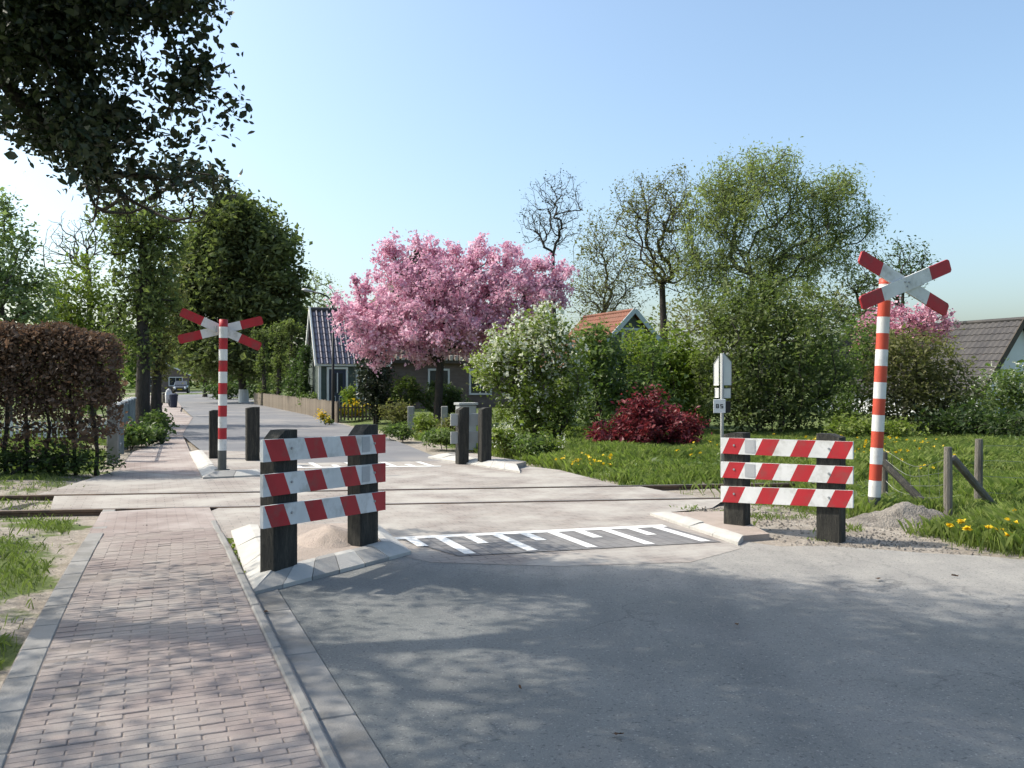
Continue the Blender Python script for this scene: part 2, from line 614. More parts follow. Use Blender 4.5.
# ------------------------------------------------------------------ materials
M = MATS
def road_material():
    m, n, l, out = _new("asphalt")
    p = n.new("ShaderNodeBsdfPrincipled")
    v = coords(n, l, "Object")
    c = mix_node(n, l, noise(n, l, v, 1.3), (0.160, 0.167, 0.160), (0.208, 0.213, 0.202))
    c = mix_node(n, l, mul(n, l, noise(n, l, v, 0.8, 6, 0.65, 0.5, 0.75), 0.5), c, (0.24, 0.23, 0.22))
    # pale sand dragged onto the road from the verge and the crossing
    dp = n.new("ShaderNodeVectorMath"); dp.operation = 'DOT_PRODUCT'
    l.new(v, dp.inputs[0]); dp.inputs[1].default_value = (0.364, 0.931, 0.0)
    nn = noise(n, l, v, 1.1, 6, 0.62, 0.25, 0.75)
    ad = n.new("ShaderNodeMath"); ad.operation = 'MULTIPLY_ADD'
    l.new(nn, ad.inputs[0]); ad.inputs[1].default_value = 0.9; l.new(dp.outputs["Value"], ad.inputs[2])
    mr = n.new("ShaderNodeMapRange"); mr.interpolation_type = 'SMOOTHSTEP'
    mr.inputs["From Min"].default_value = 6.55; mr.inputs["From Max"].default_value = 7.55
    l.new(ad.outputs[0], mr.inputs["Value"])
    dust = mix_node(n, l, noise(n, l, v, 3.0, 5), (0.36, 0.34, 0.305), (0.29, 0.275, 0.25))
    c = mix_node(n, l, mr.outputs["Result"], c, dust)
    # scuffs and light speckle
    c = mix_node(n, l, mul(n, l, noise(n, l, v, 6.0, 6, 0.7, 0.58, 0.8), 0.35), c, (0.27, 0.265, 0.26))
    # worn wheel tracks, patches and grit
    wt = n.new("ShaderNodeMapping"); wt.inputs["Rotation"].default_value = (0, 0, -0.4); wt.inputs["Scale"].default_value = (1.6, 0.12, 1)
    l.new(v, wt.inputs["Vector"])
    c = mix_node(n, l, mul(n, l, noise(n, l, wt.outputs["Vector"], 1.4, 5, 0.6, 0.5, 0.7), 0.3), c, (0.075, 0.082, 0.09))
    vo = n.new("ShaderNodeTexVoronoi"); vo.feature = 'DISTANCE_TO_EDGE'; vo.inputs["Scale"].default_value = 0.55
    dis = n.new("ShaderNodeVectorMath"); dis.operation = 'ADD'
    nt = n.new("ShaderNodeTexNoise"); nt.inputs["Scale"].default_value = 2.2; nt.inputs["Detail"].default_value = 5.0
    l.new(v, nt.inputs["Vector"]); l.new(v, dis.inputs[0]); l.new(nt.outputs["Color"], dis.inputs[1]); l.new(dis.outputs["Vector"], vo.inputs["Vector"])
    cr_ = n.new("ShaderNodeMapRange"); cr_.inputs["From Min"].default_value = 0.0; cr_.inputs["From Max"].default_value = 0.012
    cr_.inputs["To Min"].default_value = 0.45; cr_.inputs["To Max"].default_value = 0.0
    l.new(vo.outputs["Distance"], cr_.inputs["Value"])
    brk = n.new("ShaderNodeMath"); brk.operation = 'MULTIPLY'
    l.new(cr_.outputs["Result"], brk.inputs[0]); l.new(noise(n, l, v, 0.5, 3, 0.5, 0.45, 0.6), brk.inputs[1])
    c = mix_node(n, l, brk.outputs[0], c, (0.05, 0.052, 0.055))
    gs = noise(n, l, v, 75, 2, 0.5, 0.62, 0.72)
    c = mix_node(n, l, mul(n, l, gs, 0.7), c, (0.38, 0.37, 0.35))
    gd = noise(n, l, v, 48, 2, 0.5, 0.60, 0.70)
    c = mix_node(n, l, mul(n, l, gd, 0.6), c, (0.05, 0.05, 0.052))
    g = noise(n, l, v, 130, 3, 0.6, 0.3, 0.7)
    c = mix_node(n, l, mul(n, l, g, 0.4), c, (0.07, 0.075, 0.08))
    l.new(c, p.inputs["Base Color"])
    p.inputs["Roughness"].default_value = 0.85
    p.inputs["Specular IOR Level"].default_value = 0.3
    l.new(bump(n, l, g, 0.35, 0.006), p.inputs["Normal"])
    l.new(p.outputs["BSDF"], out.inputs["Surface"])
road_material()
surf("far_asphalt", (0.15, 0.15, 0.158), (0.19, 0.19, 0.195), 0.9, (0.26, 0.245, 0.23), 0.4, 0.85, 0.2, 0.006, fine=80, fine_amt=0.15)
paver("crossing_paving", (0.29, 0.25, 0.22), (0.245, 0.215, 0.195), (0.15, 0.13, 0.12), 0.21, 0.105, -math.atan2(0.387, 0.922), (0.41, 0.385, 0.345), 0.9, stain=(0.17, 0.155, 0.145))
paver("sidewalk_paving", (0.29, 0.235, 0.212), (0.25, 0.20, 0.183), (0.16, 0.13, 0.12), 0.207, 0.0545, -math.atan2(0.387, 0.922), (0.42, 0.375, 0.345), 0.8, stain=(0.16, 0.14, 0.13))
paver("rumble_paving", (0.15, 0.15, 0.155), (0.185, 0.18, 0.18), (0.09, 0.09, 0.09), 0.21, 0.105, -math.atan2(0.387, 0.922) + math.pi / 2, (0.33, 0.31, 0.285), 0.4)
surf("bed_sand", (0.26, 0.22, 0.195), (0.19, 0.16, 0.14), 9.0, fine=70)
surf("brick_paver", (0.29, 0.238, 0.216), (0.25, 0.205, 0.188), 4.0, (0.36, 0.325, 0.29), 1.1, 0.85, 0.5, 0.004, fine=110, fine_amt=0.14, isl=0.14, th3=(0.42, 0.68), world=True)
surf("kerb_concrete", (0.275, 0.265, 0.25), (0.225, 0.218, 0.205), 5.0, (0.155, 0.148, 0.135), 2.2, 0.85, 0.35, 0.005, fine=90, fine_amt=0.12, isl=0.08)
surf("kerb_white", (0.48, 0.465, 0.43), (0.39, 0.375, 0.345), 6.0, (0.42, 0.40, 0.37), 3.0, 0.8, 0.35, 0.005, fine=70, fine_amt=0.12, isl=0.06)
surf("kerb_grey", (0.33, 0.32, 0.30), (0.275, 0.265, 0.25), 6.0, (0.28, 0.27, 0.255), 3.0, 0.85, 0.35, 0.005, fine=70, fine_amt=0.12, isl=0.06)
surf("sand", (0.40, 0.33, 0.285), (0.33, 0.275, 0.235), 5.0, (0.33, 0.28, 0.24), 7.0, 0.95, 0.6, 0.01, fine=60, fine_amt=0.15)
surf("road_paint", (0.74, 0.74, 0.72), (0.66, 0.655, 0.63), 7.0, (0.45, 0.44, 0.42), 4.0, 0.7, 0.2, 0.003, fine=90, fine_amt=0.12, th3=(0.58, 0.75))
surf("rail_steel", (0.12, 0.085, 0.065), (0.17, 0.115, 0.08), 6.0, (0.07, 0.055, 0.05), 4.0, 0.6, 0.3, 0.003, metallic=0.5)
surf("rail_head", (0.36, 0.33, 0.30), (0.28, 0.24, 0.20), 8.0, rough=0.4, metallic=0.8, bump_s=0.1)
surf("tarred_wood", (0.030, 0.030, 0.027), (0.055, 0.052, 0.045), 5.0, (0.085, 0.08, 0.065), 3.0, 0.85, 0.6, 0.012, stretch=(6, 6, 0.8), fine=25, fine_amt=0.3)
surf("grey_wood", (0.16, 0.145, 0.125), (0.24, 0.22, 0.19), 4.0, (0.10, 0.09, 0.075), 2.0, 0.9, 0.6, 0.012, stretch=(5, 5, 0.7), fine=25, fine_amt=0.2)
surf("fence_plank", (0.17, 0.14, 0.105), (0.22, 0.18, 0.14), 3.0, (0.12, 0.105, 0.09), 1.5, 0.9, 0.4, 0.008, stretch=(4, 4, 0.6), fine=20, isl=0.4)
surf("dark_picket", (0.06, 0.05, 0.042), (0.09, 0.075, 0.06), 3.0, rough=0.85, isl=0.2)
surf("white_paint", (0.68, 0.68, 0.67), (0.58, 0.58, 0.565), 4.0, (0.40, 0.39, 0.36), 7.0, 0.55, 0.15, 0.003, fine=30, fine_amt=0.12, th3=(0.52, 0.74))
surf("red_paint", (0.42, 0.022, 0.03), (0.34, 0.02, 0.027), 4.0, (0.27, 0.045, 0.045), 7.0, 0.5, 0.1, 0.003, fine=40, fine_amt=0.05)
surf("orange_red_paint", (0.50, 0.075, 0.04), (0.44, 0.062, 0.035), 4.0, (0.36, 0.06, 0.04), 3.0, 0.5, 0.1, 0.003, fine=40, fine_amt=0.06)
surf("grey_patch", (0.40, 0.41, 0.42), (0.36, 0.37, 0.38), 5.0, rough=0.4, bump_s=0.05)
surf("steel_grey", (0.38, 0.39, 0.40), (0.30, 0.31, 0.32), 5.0, rough=0.45, metallic=0.6, bump_s=0.1)
surf("pole_base", (0.085, 0.09, 0.085), (0.12, 0.12, 0.11), 8.0, rough=0.7)
surf("black_paint", (0.015, 0.015, 0.016), (0.022, 0.022, 0.022), 5.0, rough=0.5, bump_s=0.0)
surf("concrete_post", (0.27, 0.27, 0.255), (0.21, 0.21, 0.20), 6.0, (0.20, 0.205, 0.18), 2.5, 0.9, 0.4, 0.006, fine=50)
surf("blue_grey_metal", (0.20, 0.235, 0.25), (0.16, 0.19, 0.205), 4.0, rough=0.6, metallic=0.2)
surf("bark", (0.115, 0.10, 0.08), (0.075, 0.066, 0.055), 3.0, (0.14, 0.14, 0.10), 1.5, 0.95, 0.8, 0.03, stretch=(3, 3, 0.7), fine=14, fine_amt=0.25)
surf("dark_bark", (0.05, 0.043, 0.037), (0.075, 0.063, 0.053), 3.0, None, 1.5, 0.95, 0.8, 0.03, stretch=(3, 3, 0.7), fine=14, fine_amt=0.25)
surf("willow_bark", (0.10, 0.10, 0.075), (0.07, 0.07, 0.052), 2.0, rough=0.95, fine=14, fine_amt=0.2)
surf("house_brick", (0.17, 0.13, 0.11), (0.13, 0.10, 0.088), 3.0, (0.20, 0.165, 0.145), 0.9, 0.9, 0.4, 0.006, fine=30, stretch=(1, 1, 3))
surf("green_boards", (0.075, 0.095, 0.082), (0.06, 0.078, 0.07), 2.0, rough=0.7, stretch=(1, 1, 4))
surf("house_white", (0.66, 0.68, 0.70), (0.60, 0.61, 0.62), 1.0, rough=0.8, fine_amt=0.05)
surf("trim_white", (0.66, 0.66, 0.64), (0.58, 0.58, 0.56), 3.0, rough=0.6, bump_s=0.05)
surf("trim_pale_blue", (0.42, 0.50, 0.52), (0.36, 0.43, 0.45), 3.0, rough=0.6, bump_s=0.05)
surf("door_blue", (0.035, 0.045, 0.075), (0.028, 0.036, 0.06), 3.0, rough=0.35, bump_s=0.05)
surf("glazed_tile", (0.16, 0.145, 0.17), (0.21, 0.19, 0.21), 3.0, rough=0.12, metallic=0.45, spec=1.0, isl=0.1, bump_s=0.1)
surf("brown_tile", (0.19, 0.125, 0.095), (0.14, 0.10, 0.08), 2.0, (0.11, 0.095, 0.08), 0.7, 0.7, 0.3, 0.008, isl=0.15)
surf("red_tile", (0.24, 0.10, 0.065), (0.19, 0.082, 0.055), 2.0, (0.20, 0.10, 0.07), 0.9, 0.8, 0.3, 0.008, isl=0.12)
surf("dark_tile", (0.055, 0.052, 0.054), (0.075, 0.07, 0.069), 1.4, (0.095, 0.088, 0.082), 0.5, 0.75, 0.3, 0.008, isl=0.1)
surf("cream_tile", (0.46, 0.42, 0.36), (0.38, 0.34, 0.29), 4.0, rough=0.6)
surf("window_glass", (0.02, 0.024, 0.03), (0.03, 0.034, 0.04), 1.0, rough=0.06, spec=0.8, bump_s=0.0)
surf("car_black", (0.012, 0.012, 0.014), (0.018, 0.018, 0.02), 1.0, rough=0.2, spec=0.7, bump_s=0.0)
surf("tyre", (0.02, 0.02, 0.02), (0.03, 0.03, 0.03), 8.0, rough=0.9)
surf("lamp_lens", (0.75, 0.76, 0.78), (0.7, 0.7, 0.72), 1.0, rough=0.15, bump_s=0.0)
surf("cabinet_grey", (0.36, 0.37, 0.36), (0.30, 0.31, 0.30), 3.0, rough=0.6)
surf("navy", (0.02, 0.025, 0.05), (0.03, 0.035, 0.06), 3.0, rough=0.5)
surf("dead_leaf", (0.10, 0.055, 0.03), (0.06, 0.035, 0.02), 20.0, rough=0.8)
surf("earth_pile", (0.30, 0.27, 0.235), (0.20, 0.18, 0.155), 6.0, (0.12, 0.105, 0.09), 5.0, 0.95, 0.8, 0.02, fine=40, fine_amt=0.2)
surf("wire", (0.30, 0.30, 0.29), (0.2, 0.2, 0.19), 5.0, rough=0.5, metallic=0.7, bump_s=0.0)

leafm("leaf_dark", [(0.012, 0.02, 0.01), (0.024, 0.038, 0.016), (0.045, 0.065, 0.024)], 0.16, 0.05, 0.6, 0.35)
leafm("leaf_ivy", [(0.08, 0.105, 0.042), (0.135, 0.165, 0.065), (0.205, 0.235, 0.098)], 0.45, 0.01, 0.7, 0.4)
leafm("leaf_deep", [(0.039, 0.065, 0.026), (0.0676, 0.104, 0.0364), (0.1105, 0.1495, 0.0546)], 0.45, 0.02, 0.5, 0.45)
leafm("leaf_chestnut", [(0.091, 0.1105, 0.052), (0.1365, 0.1586, 0.0728), (0.195, 0.2184, 0.104)], 0.45, 0.01, 0.3, 0.4)
leafm("leaf_fresh", [(0.105, 0.145, 0.03), (0.175, 0.22, 0.048), (0.255, 0.30, 0.085)], 0.42, 0.02, 0.6, 0.45)
leafm("leaf_pale", [(0.1265, 0.184, 0.069), (0.207, 0.2645, 0.115), (0.322, 0.368, 0.207)], 0.4, 0.04, 0.6, 0.4)
leafm("leaf_willow", [(0.172, 0.20, 0.085), (0.235, 0.265, 0.12), (0.31, 0.335, 0.17)], 0.48, 0.01, 0.4, 0.4)
leafm("leaf_olive", [(0.12, 0.12, 0.055), (0.175, 0.172, 0.078), (0.24, 0.232, 0.11)], 0.45, 0.01, 0.5, 0.4)
leafm("leaf_mid", [(0.075, 0.11, 0.038), (0.125, 0.175, 0.055), (0.19, 0.245, 0.085)], 0.45, 0.02, 0.7, 0.4)
leafm("leaf_yellow", [(0.115, 0.161, 0.0287), (0.1782, 0.23, 0.0403), (0.253, 0.3047, 0.0633)], 0.42, 0.02, 0.7, 0.45)
leafm("leaf_box", [(0.05, 0.08, 0.02), (0.085, 0.125, 0.028), (0.14, 0.185, 0.042)], 0.35, 0.03, 1.5, 0.4)
leafm("leaf_red", [(0.10, 0.02, 0.025), (0.18, 0.035, 0.045), (0.28, 0.085, 0.085)], 0.38, 0.02, 1.2, 0.4, (1.3, 0.8, 0.8))
leafm("leaf_beech", [(0.075, 0.056, 0.042), (0.125, 0.087, 0.062), (0.18, 0.125, 0.09)], 0.4, 0.02, 1.4, 0.4, (1.15, 0.98, 0.85))
leafm("blossom_pink", [(0.52, 0.27, 0.37), (0.73, 0.48, 0.575), (0.88, 0.71, 0.76)], 0.45, 0.01, 0.9, 0.2, (1.05, 0.90, 0.98))
leafm("blossom_pale", [(0.45, 0.20, 0.27), (0.60, 0.32, 0.40), (0.70, 0.44, 0.50)], 0.3, 0.03, 0.7, 0.4, (1.1, 0.85, 0.95))
leafm("blossom_white", [(0.52, 0.56, 0.40), (0.66, 0.68, 0.55), (0.78, 0.78, 0.68)], 0.3, 0.03, 1.5, 0.4, (1.0, 1.0, 0.85))
leafm("petal_yellow", [(0.62, 0.42, 0.01), (0.72, 0.52, 0.015), (0.80, 0.62, 0.03)], 0.3, 0.03, 2.0, 0.3, (1.1, 1.0, 0.4))
leafm("grass_blade", [(0.11, 0.15, 0.038), (0.18, 0.23, 0.06), (0.27, 0.305, 0.11)], 0.45, 0.02, 0.5, 0.45)
leafm("grass_lawn", [(0.095, 0.125, 0.035), (0.15, 0.19, 0.055), (0.22, 0.25, 0.09)], 0.42, 0.02, 0.5, 0.45)

# ground: soil, grass and sandy ballast in one material, mixed by where they lie
def ground_material():
    m, n, l, out = _new("ground_soil")
    p = n.new("ShaderNodeBsdfPrincipled")
    v = coords(n, l, "Object")
    a = mix_node(n, l, noise(n, l, v, 0.7, 5), (0.075, 0.105, 0.032), (0.12, 0.15, 0.05))
    soil = mix_node(n, l, noise(n, l, v, 3.0, 6), (0.26, 0.225, 0.185), (0.37, 0.33, 0.28))
    soil = mix_node(n, l, mul(n, l, noise(n, l, v, 40, 3), 0.5), soil, (0.13, 0.11, 0.09))
    soil = mix_node(n, l, mul(n, l, noise(n, l, v, 9, 5, 0.7, 0.5, 0.7), 0.5), soil, (0.42, 0.385, 0.335))
    at_ = n.new("ShaderNodeAttribute"); at_.attribute_name = "grass"
    add = n.new("ShaderNodeMath"); add.operation = 'ADD'
    l.new(at_.outputs["Fac"], add.inputs[0])
    nn = noise(n, l, v, 1.8, 5, 0.65, 0.3, 0.7)
    sub = n.new("ShaderNodeMath"); sub.operation = 'MULTIPLY_ADD'
    l.new(nn, sub.inputs[0]); sub.inputs[1].default_value = 1.2; sub.inputs[2].default_value = -0.6
    l.new(sub.outputs[0], add.inputs[1])
    mr = n.new("ShaderNodeMapRange")
    mr.inputs["From Min"].default_value = 0.35; mr.inputs["From Max"].default_value = 0.65
    l.new(add.outputs[0], mr.inputs["Value"])
    l.new(mix_node(n, l, mr.outputs["Result"], soil, a), p.inputs["Base Color"])
    p.inputs["Roughness"].default_value = 0.95
    p.inputs["Specular IOR Level"].default_value = 0.15
    l.new(bump(n, l, noise(n, l, v, 25, 4, 0.65, 0.2, 0.8), 0.7, 0.02), p.inputs["Normal"])
    l.new(p.outputs["BSDF"], out.inputs["Surface"])
    return m
ground_material()

# ------------------------------------------------------------------ the ground
def sstep(x, a, b):
    t = np.clip((x - a) / (b - a), 0, 1)
    return t * t * (3 - 2 * t)

def hash_noise(x, y, s, seed=0):
    """smooth value noise"""
    x = x / s; y = y / s
    xi, yi = np.floor(x), np.floor(y)
    fx, fy = x - xi, y - yi
    fx, fy = fx * fx * (3 - 2 * fx), fy * fy * (3 - 2 * fy)
    def h(i, j):
        q = np.sin(i * 127.1 + j * 311.7 + seed * 74.7) * 43758.5453
        return q - np.floor(q)
    return (h(xi, yi) * (1 - fx) + h(xi + 1, yi) * fx) * (1 - fy) + (h(xi, yi + 1) * (1 - fx) + h(xi + 1, yi + 1) * fx) * fy

def far_shift(x, y):
    """the road beyond the crossing drifts slightly to the right"""
    return 0.05 * np.maximum(y - 14.0, 0.0)

def grass_amount(x, y):
    v = RR[0] * x + RR[1] * y
    a, b = tb_of(x, y)
    right = sstep(v, 6.8, 7.35)
    # bare earth around the red-white barrier and the marker pole
    right = right * (1 - sstep(2.2 - np.hypot((x - 2.9) / 0.75, (y - 9.0) / 0.9), 0.0, 1.2))
    right = right * (1 - sstep(1.5 - np.hypot((x - 4.2) / 0.62, (y - 9.25) / 0.32), 0.0, 0.6))
    right = np.where((y > 13) & (v > 6.4), np.maximum(right, sstep(v, 6.5, 7.1)), right)
    left = sstep(-v, 0.66, 0.85) * (0.25 + 0.95 * sstep(hash_noise(x, y, 0.8, 3), 0.25, 0.5))
    g = np.maximum(right, left)
    track = 1 - sstep(np.abs(b), 0.75, 1.5)
    g = g * (1 - track * np.where(x > 4.2, 0.15, np.where(x > 0, 0.9, 0.6)))
    g = np.where((b > 0.7) & (b < 2.6) & (x < 0), g * 0.35, g)
    return g

def ground_z(x, y):
    v = RR[0] * x + RR[1] * y
    a, b = tb_of(x, y)
    z = -0.07 + 0.13 * sstep(v, 6.9, 8.5) * (1 - 0.9 * (1 - sstep(np.abs(b), 0.9, 2.0)))
    z = z + 0.062 * sstep(v, 4.9, 5.3) * (1 - sstep(v, 6.9, 8.5)) * sstep(x, 1.6, 2.3) * sstep(-b, 1.0, 1.35) * np.where(y < 11.5, 1, 0)
    z = z + 0.06 * sstep(-v, 0.8, 1.4) * sstep(np.abs(b), 1.0, 1.6)
    z = z + 0.05 * (hash_noise(x, y, 1.3, 1) - 0.5) * (sstep(v, 7.0, 8.0) + sstep(-v, 1.0, 1.6))
    return z

gx = np.concatenate([[-900, -400, -200, -110, -70, -50, -40, -34], np.arange(-30, 34, 0.35), [37, 42, 50, 70, 110, 200, 400, 900]])
gy = np.concatenate([[-300, -100, -40, -15, -6, -2], np.arange(0, 46, 0.35), [48, 52, 58, 66, 80, 110, 160, 260, 500, 1500]])
XX, YY = np.meshgrid(gx, gy)
ZZ = ground_z(XX, YY)
nx, ny = len(gx), len(gy)
idx = np.arange(nx * ny).reshape(ny, nx)
quads = np.stack([idx[:-1, :-1], idx[:-1, 1:], idx[1:, 1:], idx[1:, :-1]], -1).reshape(-1, 4)
me = raw_mesh("ground", np.stack([XX.ravel(), YY.ravel(), ZZ.ravel()], 1), quads.ravel(), np.full(len(quads), 4), [M["ground_soil"]], None, True)
att = me.attributes.new("grass", 'FLOAT', 'POINT')
att.data.foreach_set("value", grass_amount(XX, YY).ravel().astype(np.float32))
ground = bpy.data.objects.new("ground", me)
col.objects.link(ground)
tag(ground, "earth and grass ground around the road and the railway", None, None, "structure")

# near road, with a sandy margin along its right side
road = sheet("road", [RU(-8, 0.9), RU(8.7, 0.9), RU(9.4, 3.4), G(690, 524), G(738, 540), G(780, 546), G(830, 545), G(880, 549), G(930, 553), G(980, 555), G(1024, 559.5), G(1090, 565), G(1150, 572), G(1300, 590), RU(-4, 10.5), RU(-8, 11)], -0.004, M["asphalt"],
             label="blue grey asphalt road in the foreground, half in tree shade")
# beyond the crossing
fl = [G(205, 463), G(203, 452), (-9.3, 24.5), (-13.2, 36), (-19, 50), (-35, 90), (-47, 120)]
fr = [G(500, 463), G(432, 455), G(395, 440), G(345, 425), G(264, 403), (-30, 95), (-42, 120)]
far_road = sheet("road", list(fl) + list(reversed(fr)), -0.004, M["far_asphalt"], label="grey road running away between the gardens beyond the crossing")
fs_l = [G(118, 470), G(133, 452), (-8.75, 21.6), (-11.7, 29.0), (-15.9, 39.5), (-22, 52), (-37.5, 90)]
fs_r = [G(202, 477), G(190, 452), (-9.32, 24.6), (-13.25, 36.1), (-16.4, 43), (-19.1, 50.3), (-35.2, 90)]
far_walk = sheet("sidewalk", list(fs_l) + list(reversed(fs_r)), 0.004, M["sidewalk_paving"], label="red brick footpath beyond the railway along the left of the road")

# ---- crossing surface: three strips with grooves along the rails
def lft(b):   # left edge of the paved strip at distance b across the track
    return {-1.4: -1.35, -0.75: -1.5, -0.63: -1.55, 0.63: -2.0, 0.78: -2.0, 2.6: -2.9, 4.3: -3.4}[b]
crossing = sheet("crossing_surface", [RU(8.0, 0.69), RU(10.8, 0.66), TB(0.35, -0.755), TB(6.75, -0.755), G(712, 508), G(660, 513), G(742, 548), G(690, 562), G(560, 566), G(430, 562), G(404, 556), G(388, 556), G(300, 580), G(262, 596)], -0.0015, M["crossing_paving"],
                 label="dusty brick paving of the crossing in front of the rails")
mid = sheet("crossing_surface", [TB(-1.62, -0.635), TB(6.45, -0.635), TB(6.0, 0.635), TB(-2.05, 0.635)], 0.002, M["crossing_paving"], label="paved strip between the two rails")
fsurf = sheet("crossing_surface", [TB(-2.35, 0.755), TB(5.75, 0.755), G(560, 470), G(500, 463), G(440, 461), G(300, 463), G(205, 463), G(118, 470)], 0.0, M["crossing_paving"],
              label="dusty brick paving of the crossing behind the rails")

# rumble strip with its comb of white teeth
l0, l1 = np.array([-1.16, 8.47, 0]), np.array([1.62, 9.22, 0])
ldir = (l1 - l0) / np.linalg.norm(l1 - l0)
rumble = sheet("rumble_strip", [l0 + ldir * 0.05, l1, l1 - RD * 0.98, l0 - RD * 0.99 + ldir * 0.32], 0.004, M["rumble_paving"], label="dark paved rumble strip before the rails")
def flat(mb, a, b, w, z, c=None):
    a, b = np.asarray(a, float), np.asarray(b, float)
    d = (b - a) / np.linalg.norm(b - a); s = np.array([-d[1], d[0], 0]) if c is None else c
    q = [a - s * w / 2, b - s * w / 2, b + s * w / 2, a + s * w / 2]
    mb.add([[p[0], p[1], z] for p in q], [(0, 1, 2, 3)])
def comb(a, b, dirn, n, first_short, tone, label):
    root = tag(bpy.data.objects.new("road_marking", None), label, "road marking"); col.objects.link(root)
    root.location = ((a[0] + b[0]) / 2, (a[1] + b[1]) / 2, 0)
    d = (b - a) / np.linalg.norm(b - a); L = np.linalg.norm(b - a)
    mb = MB(); flat(mb, a, b, 0.13, 0.008); o = mb.build("stripe", M[tone], root); fix_up(o)
    for i in range(n):
        p = a + d * (L * (i + 0.55) / n)
        ln = 0.47 if (i % 2 == 0) == first_short else 0.93
        mb = MB(); flat(mb, p + dirn * 0.068, p + dirn * ln, 0.105, 0.008, d); o = mb.build("tooth", M[tone], root); fix_up(o)
    return root
comb(l0, l1, -RD, 10, True, "road_paint", "white comb of long and short teeth painted before the rails, near side")
f0, f1 = G(290, 468), G(441, 466.5)
comb(f0, f1, RD, 8, True, "road_paint", "white comb of teeth painted beyond the rails, far side")

# ---- railway
track = tag(bpy.data.objects.new("railway_track", None), "rusty railway track crossing the road from left to right", "track"); col.objects.link(track)
track.location = TB(3, 0)
for sgn in (-1, 1):
    b = sgn * 0.7175
    prof = [(-0.065, -0.15), (0.065, -0.15), (0.065, -0.135), (0.012, -0.115), (0.012, -0.035), (0.034, -0.022), (0.034, 0.006), (0.026, 0.011), (-0.026, 0.011), (-0.034, 0.006), (-0.034, -0.022), (-0.012, -0.035), (-0.012, -0.115), (-0.065, -0.135)]
    xs = np.concatenate([np.arange(-40, 41, 1.0)])
    mb = MB(); V = []; k = len(prof)
    for a in xs:
        V += [TB(a, b + p[0], p[1]) for p in prof]
    fs, ms = [], []
    for i in range(len(xs) - 1):
        for j in range(k):
            j2 = (j + 1) % k
            mb_f = (i * k + j, i * k + j2, (i + 1) * k + j2, (i + 1) * k + j)
            fs.append(mb_f); ms.append(1 if j in (7,) else 0)
    mb.add(V, fs); mb.m = ms
    fix_normals(mb.build("rail", [M["rail_steel"], M["rail_head"]], track))
for a in np.concatenate([np.arange(-14, -2.2, 0.65), np.arange(7.2, 16, 0.65)]):
    mb = MB().bevbox(TB(a, 0, -0.155), TT * 0.125, TN * 1.25, (0, 0, 0.09), 0.01)
    mb.build("sleeper", M["tarred_wood"], track)

# ---- near footpath: kerbs, border and every brick one can pick out
def walk_z(p):
    return 0.05 * (1 - sstep(p[1], 7.6, 9.9))
path_l = lambda u: -0.66 + 0.18 * sstep(u, 4.5, 12.5)
walk = bpy.data.objects.new("sidewalk", None); col.objects.link(walk)
tag(walk, "red brick footpath in the foreground with dappled tree shade", None, None, "structure")
us = np.arange(1.0, 13.05, 0.25)
us = us[us < 12.1]
mb = MB(); V = []
for u in us:
    for v in (path_l(u), 0.70):
        p = RU(u, v)
        zz = walk_z(p) - 0.003 if u < 9.6 else walk_z(p) + 0.0075
        V.append([p[0], p[1], zz])
for i, u in enumerate(us):      # stop at the near rail
    pass
keep = [i for i in range(len(us)) if tb_of(*RU(us[i], 0.0)[:2])[1] < -0.80]
K = len(keep)
V = np.array(V).reshape(-1, 2, 3)[keep].reshape(-1, 3)
fsw = [(2 * i, 2 * i + 1, 2 * i + 3, 2 * i + 2) for i in range(K - 1)]
mi = [0 if us[keep[i]] < 9.35 else 1 for i in range(K - 1)]
mb.add(V, fsw); mb.m = mi
o = mb.build("paving_bed", [M["bed_sand"], M["sidewalk_paving"]], walk); fix_up(o)
bl, bw, bt = 0.2, 0.0518, 0.06
brick_me = []
for var in range(4):
    q = MB().bevbox((0, 0, -bt / 2), (bl / 2 + 0.0 - var * 0.0006, 0, 0), (0, bw / 2 + 0.0004 * var, 0), (0, 0, bt / 2), 0.0035)
    Vb = np.vstack(q.v)
    brick_me.append(raw_mesh("paving_brick", Vb, [i for f in q.f for i in f], [len(f) for f in q.f], [M["brick_paver"]]))
pitch_u, pitch_v = 0.0545, 0.207
spots = []
u = 3.05
row = 0
ang = math.atan2(RR[1], RR[0])
while u < 9.55:
    v0 = path_l(u) + 0.150
    width = 0.63 - v0
    off = 0.0 if row % 2 == 0 else -pitch_v / 2
    v = v0 + off
    while v < 0.63 - 0.02:
        a0, a1 = max(v, v0), min(v + pitch_v, 0.632)
        if a1 - a0 > 0.05:
            spots.append((u, a0, a1))
        v += pitch_v
    u += pitch_u; row += 1
spots.sort(key=lambda s: s[0])
rest = MB()
for i, (u, a0, a1) in enumerate(spots):
    vc = (a0 + a1) / 2; ln = a1 - a0 - 0.0032
    p = RU(u, vc); z = walk_z(p) + rng.normal() * 0.0016 + 0.006 * (hash_noise(p[0], p[1], 0.6, 8) - 0.5)
    tilt = (rng.normal() * 0.006, rng.normal() * 0.006, ang + rng.normal() * 0.006)
    if i < 300:
        o = instance(brick_me[rng.integers(0, 4)], "paving_brick", (p[0], p[1], z), tilt, walk)
        o.scale = (ln / bl, 1, 1)
    else:
        rest.bevbox((p[0], p[1], z - 0.03), RR * ln / 2, RD * bw / 2, (0, 0, 0.03), 0.003)
o = rest.build("distant_paving_bricks", M["brick_paver"], walk); tag(o, kind="stuff")
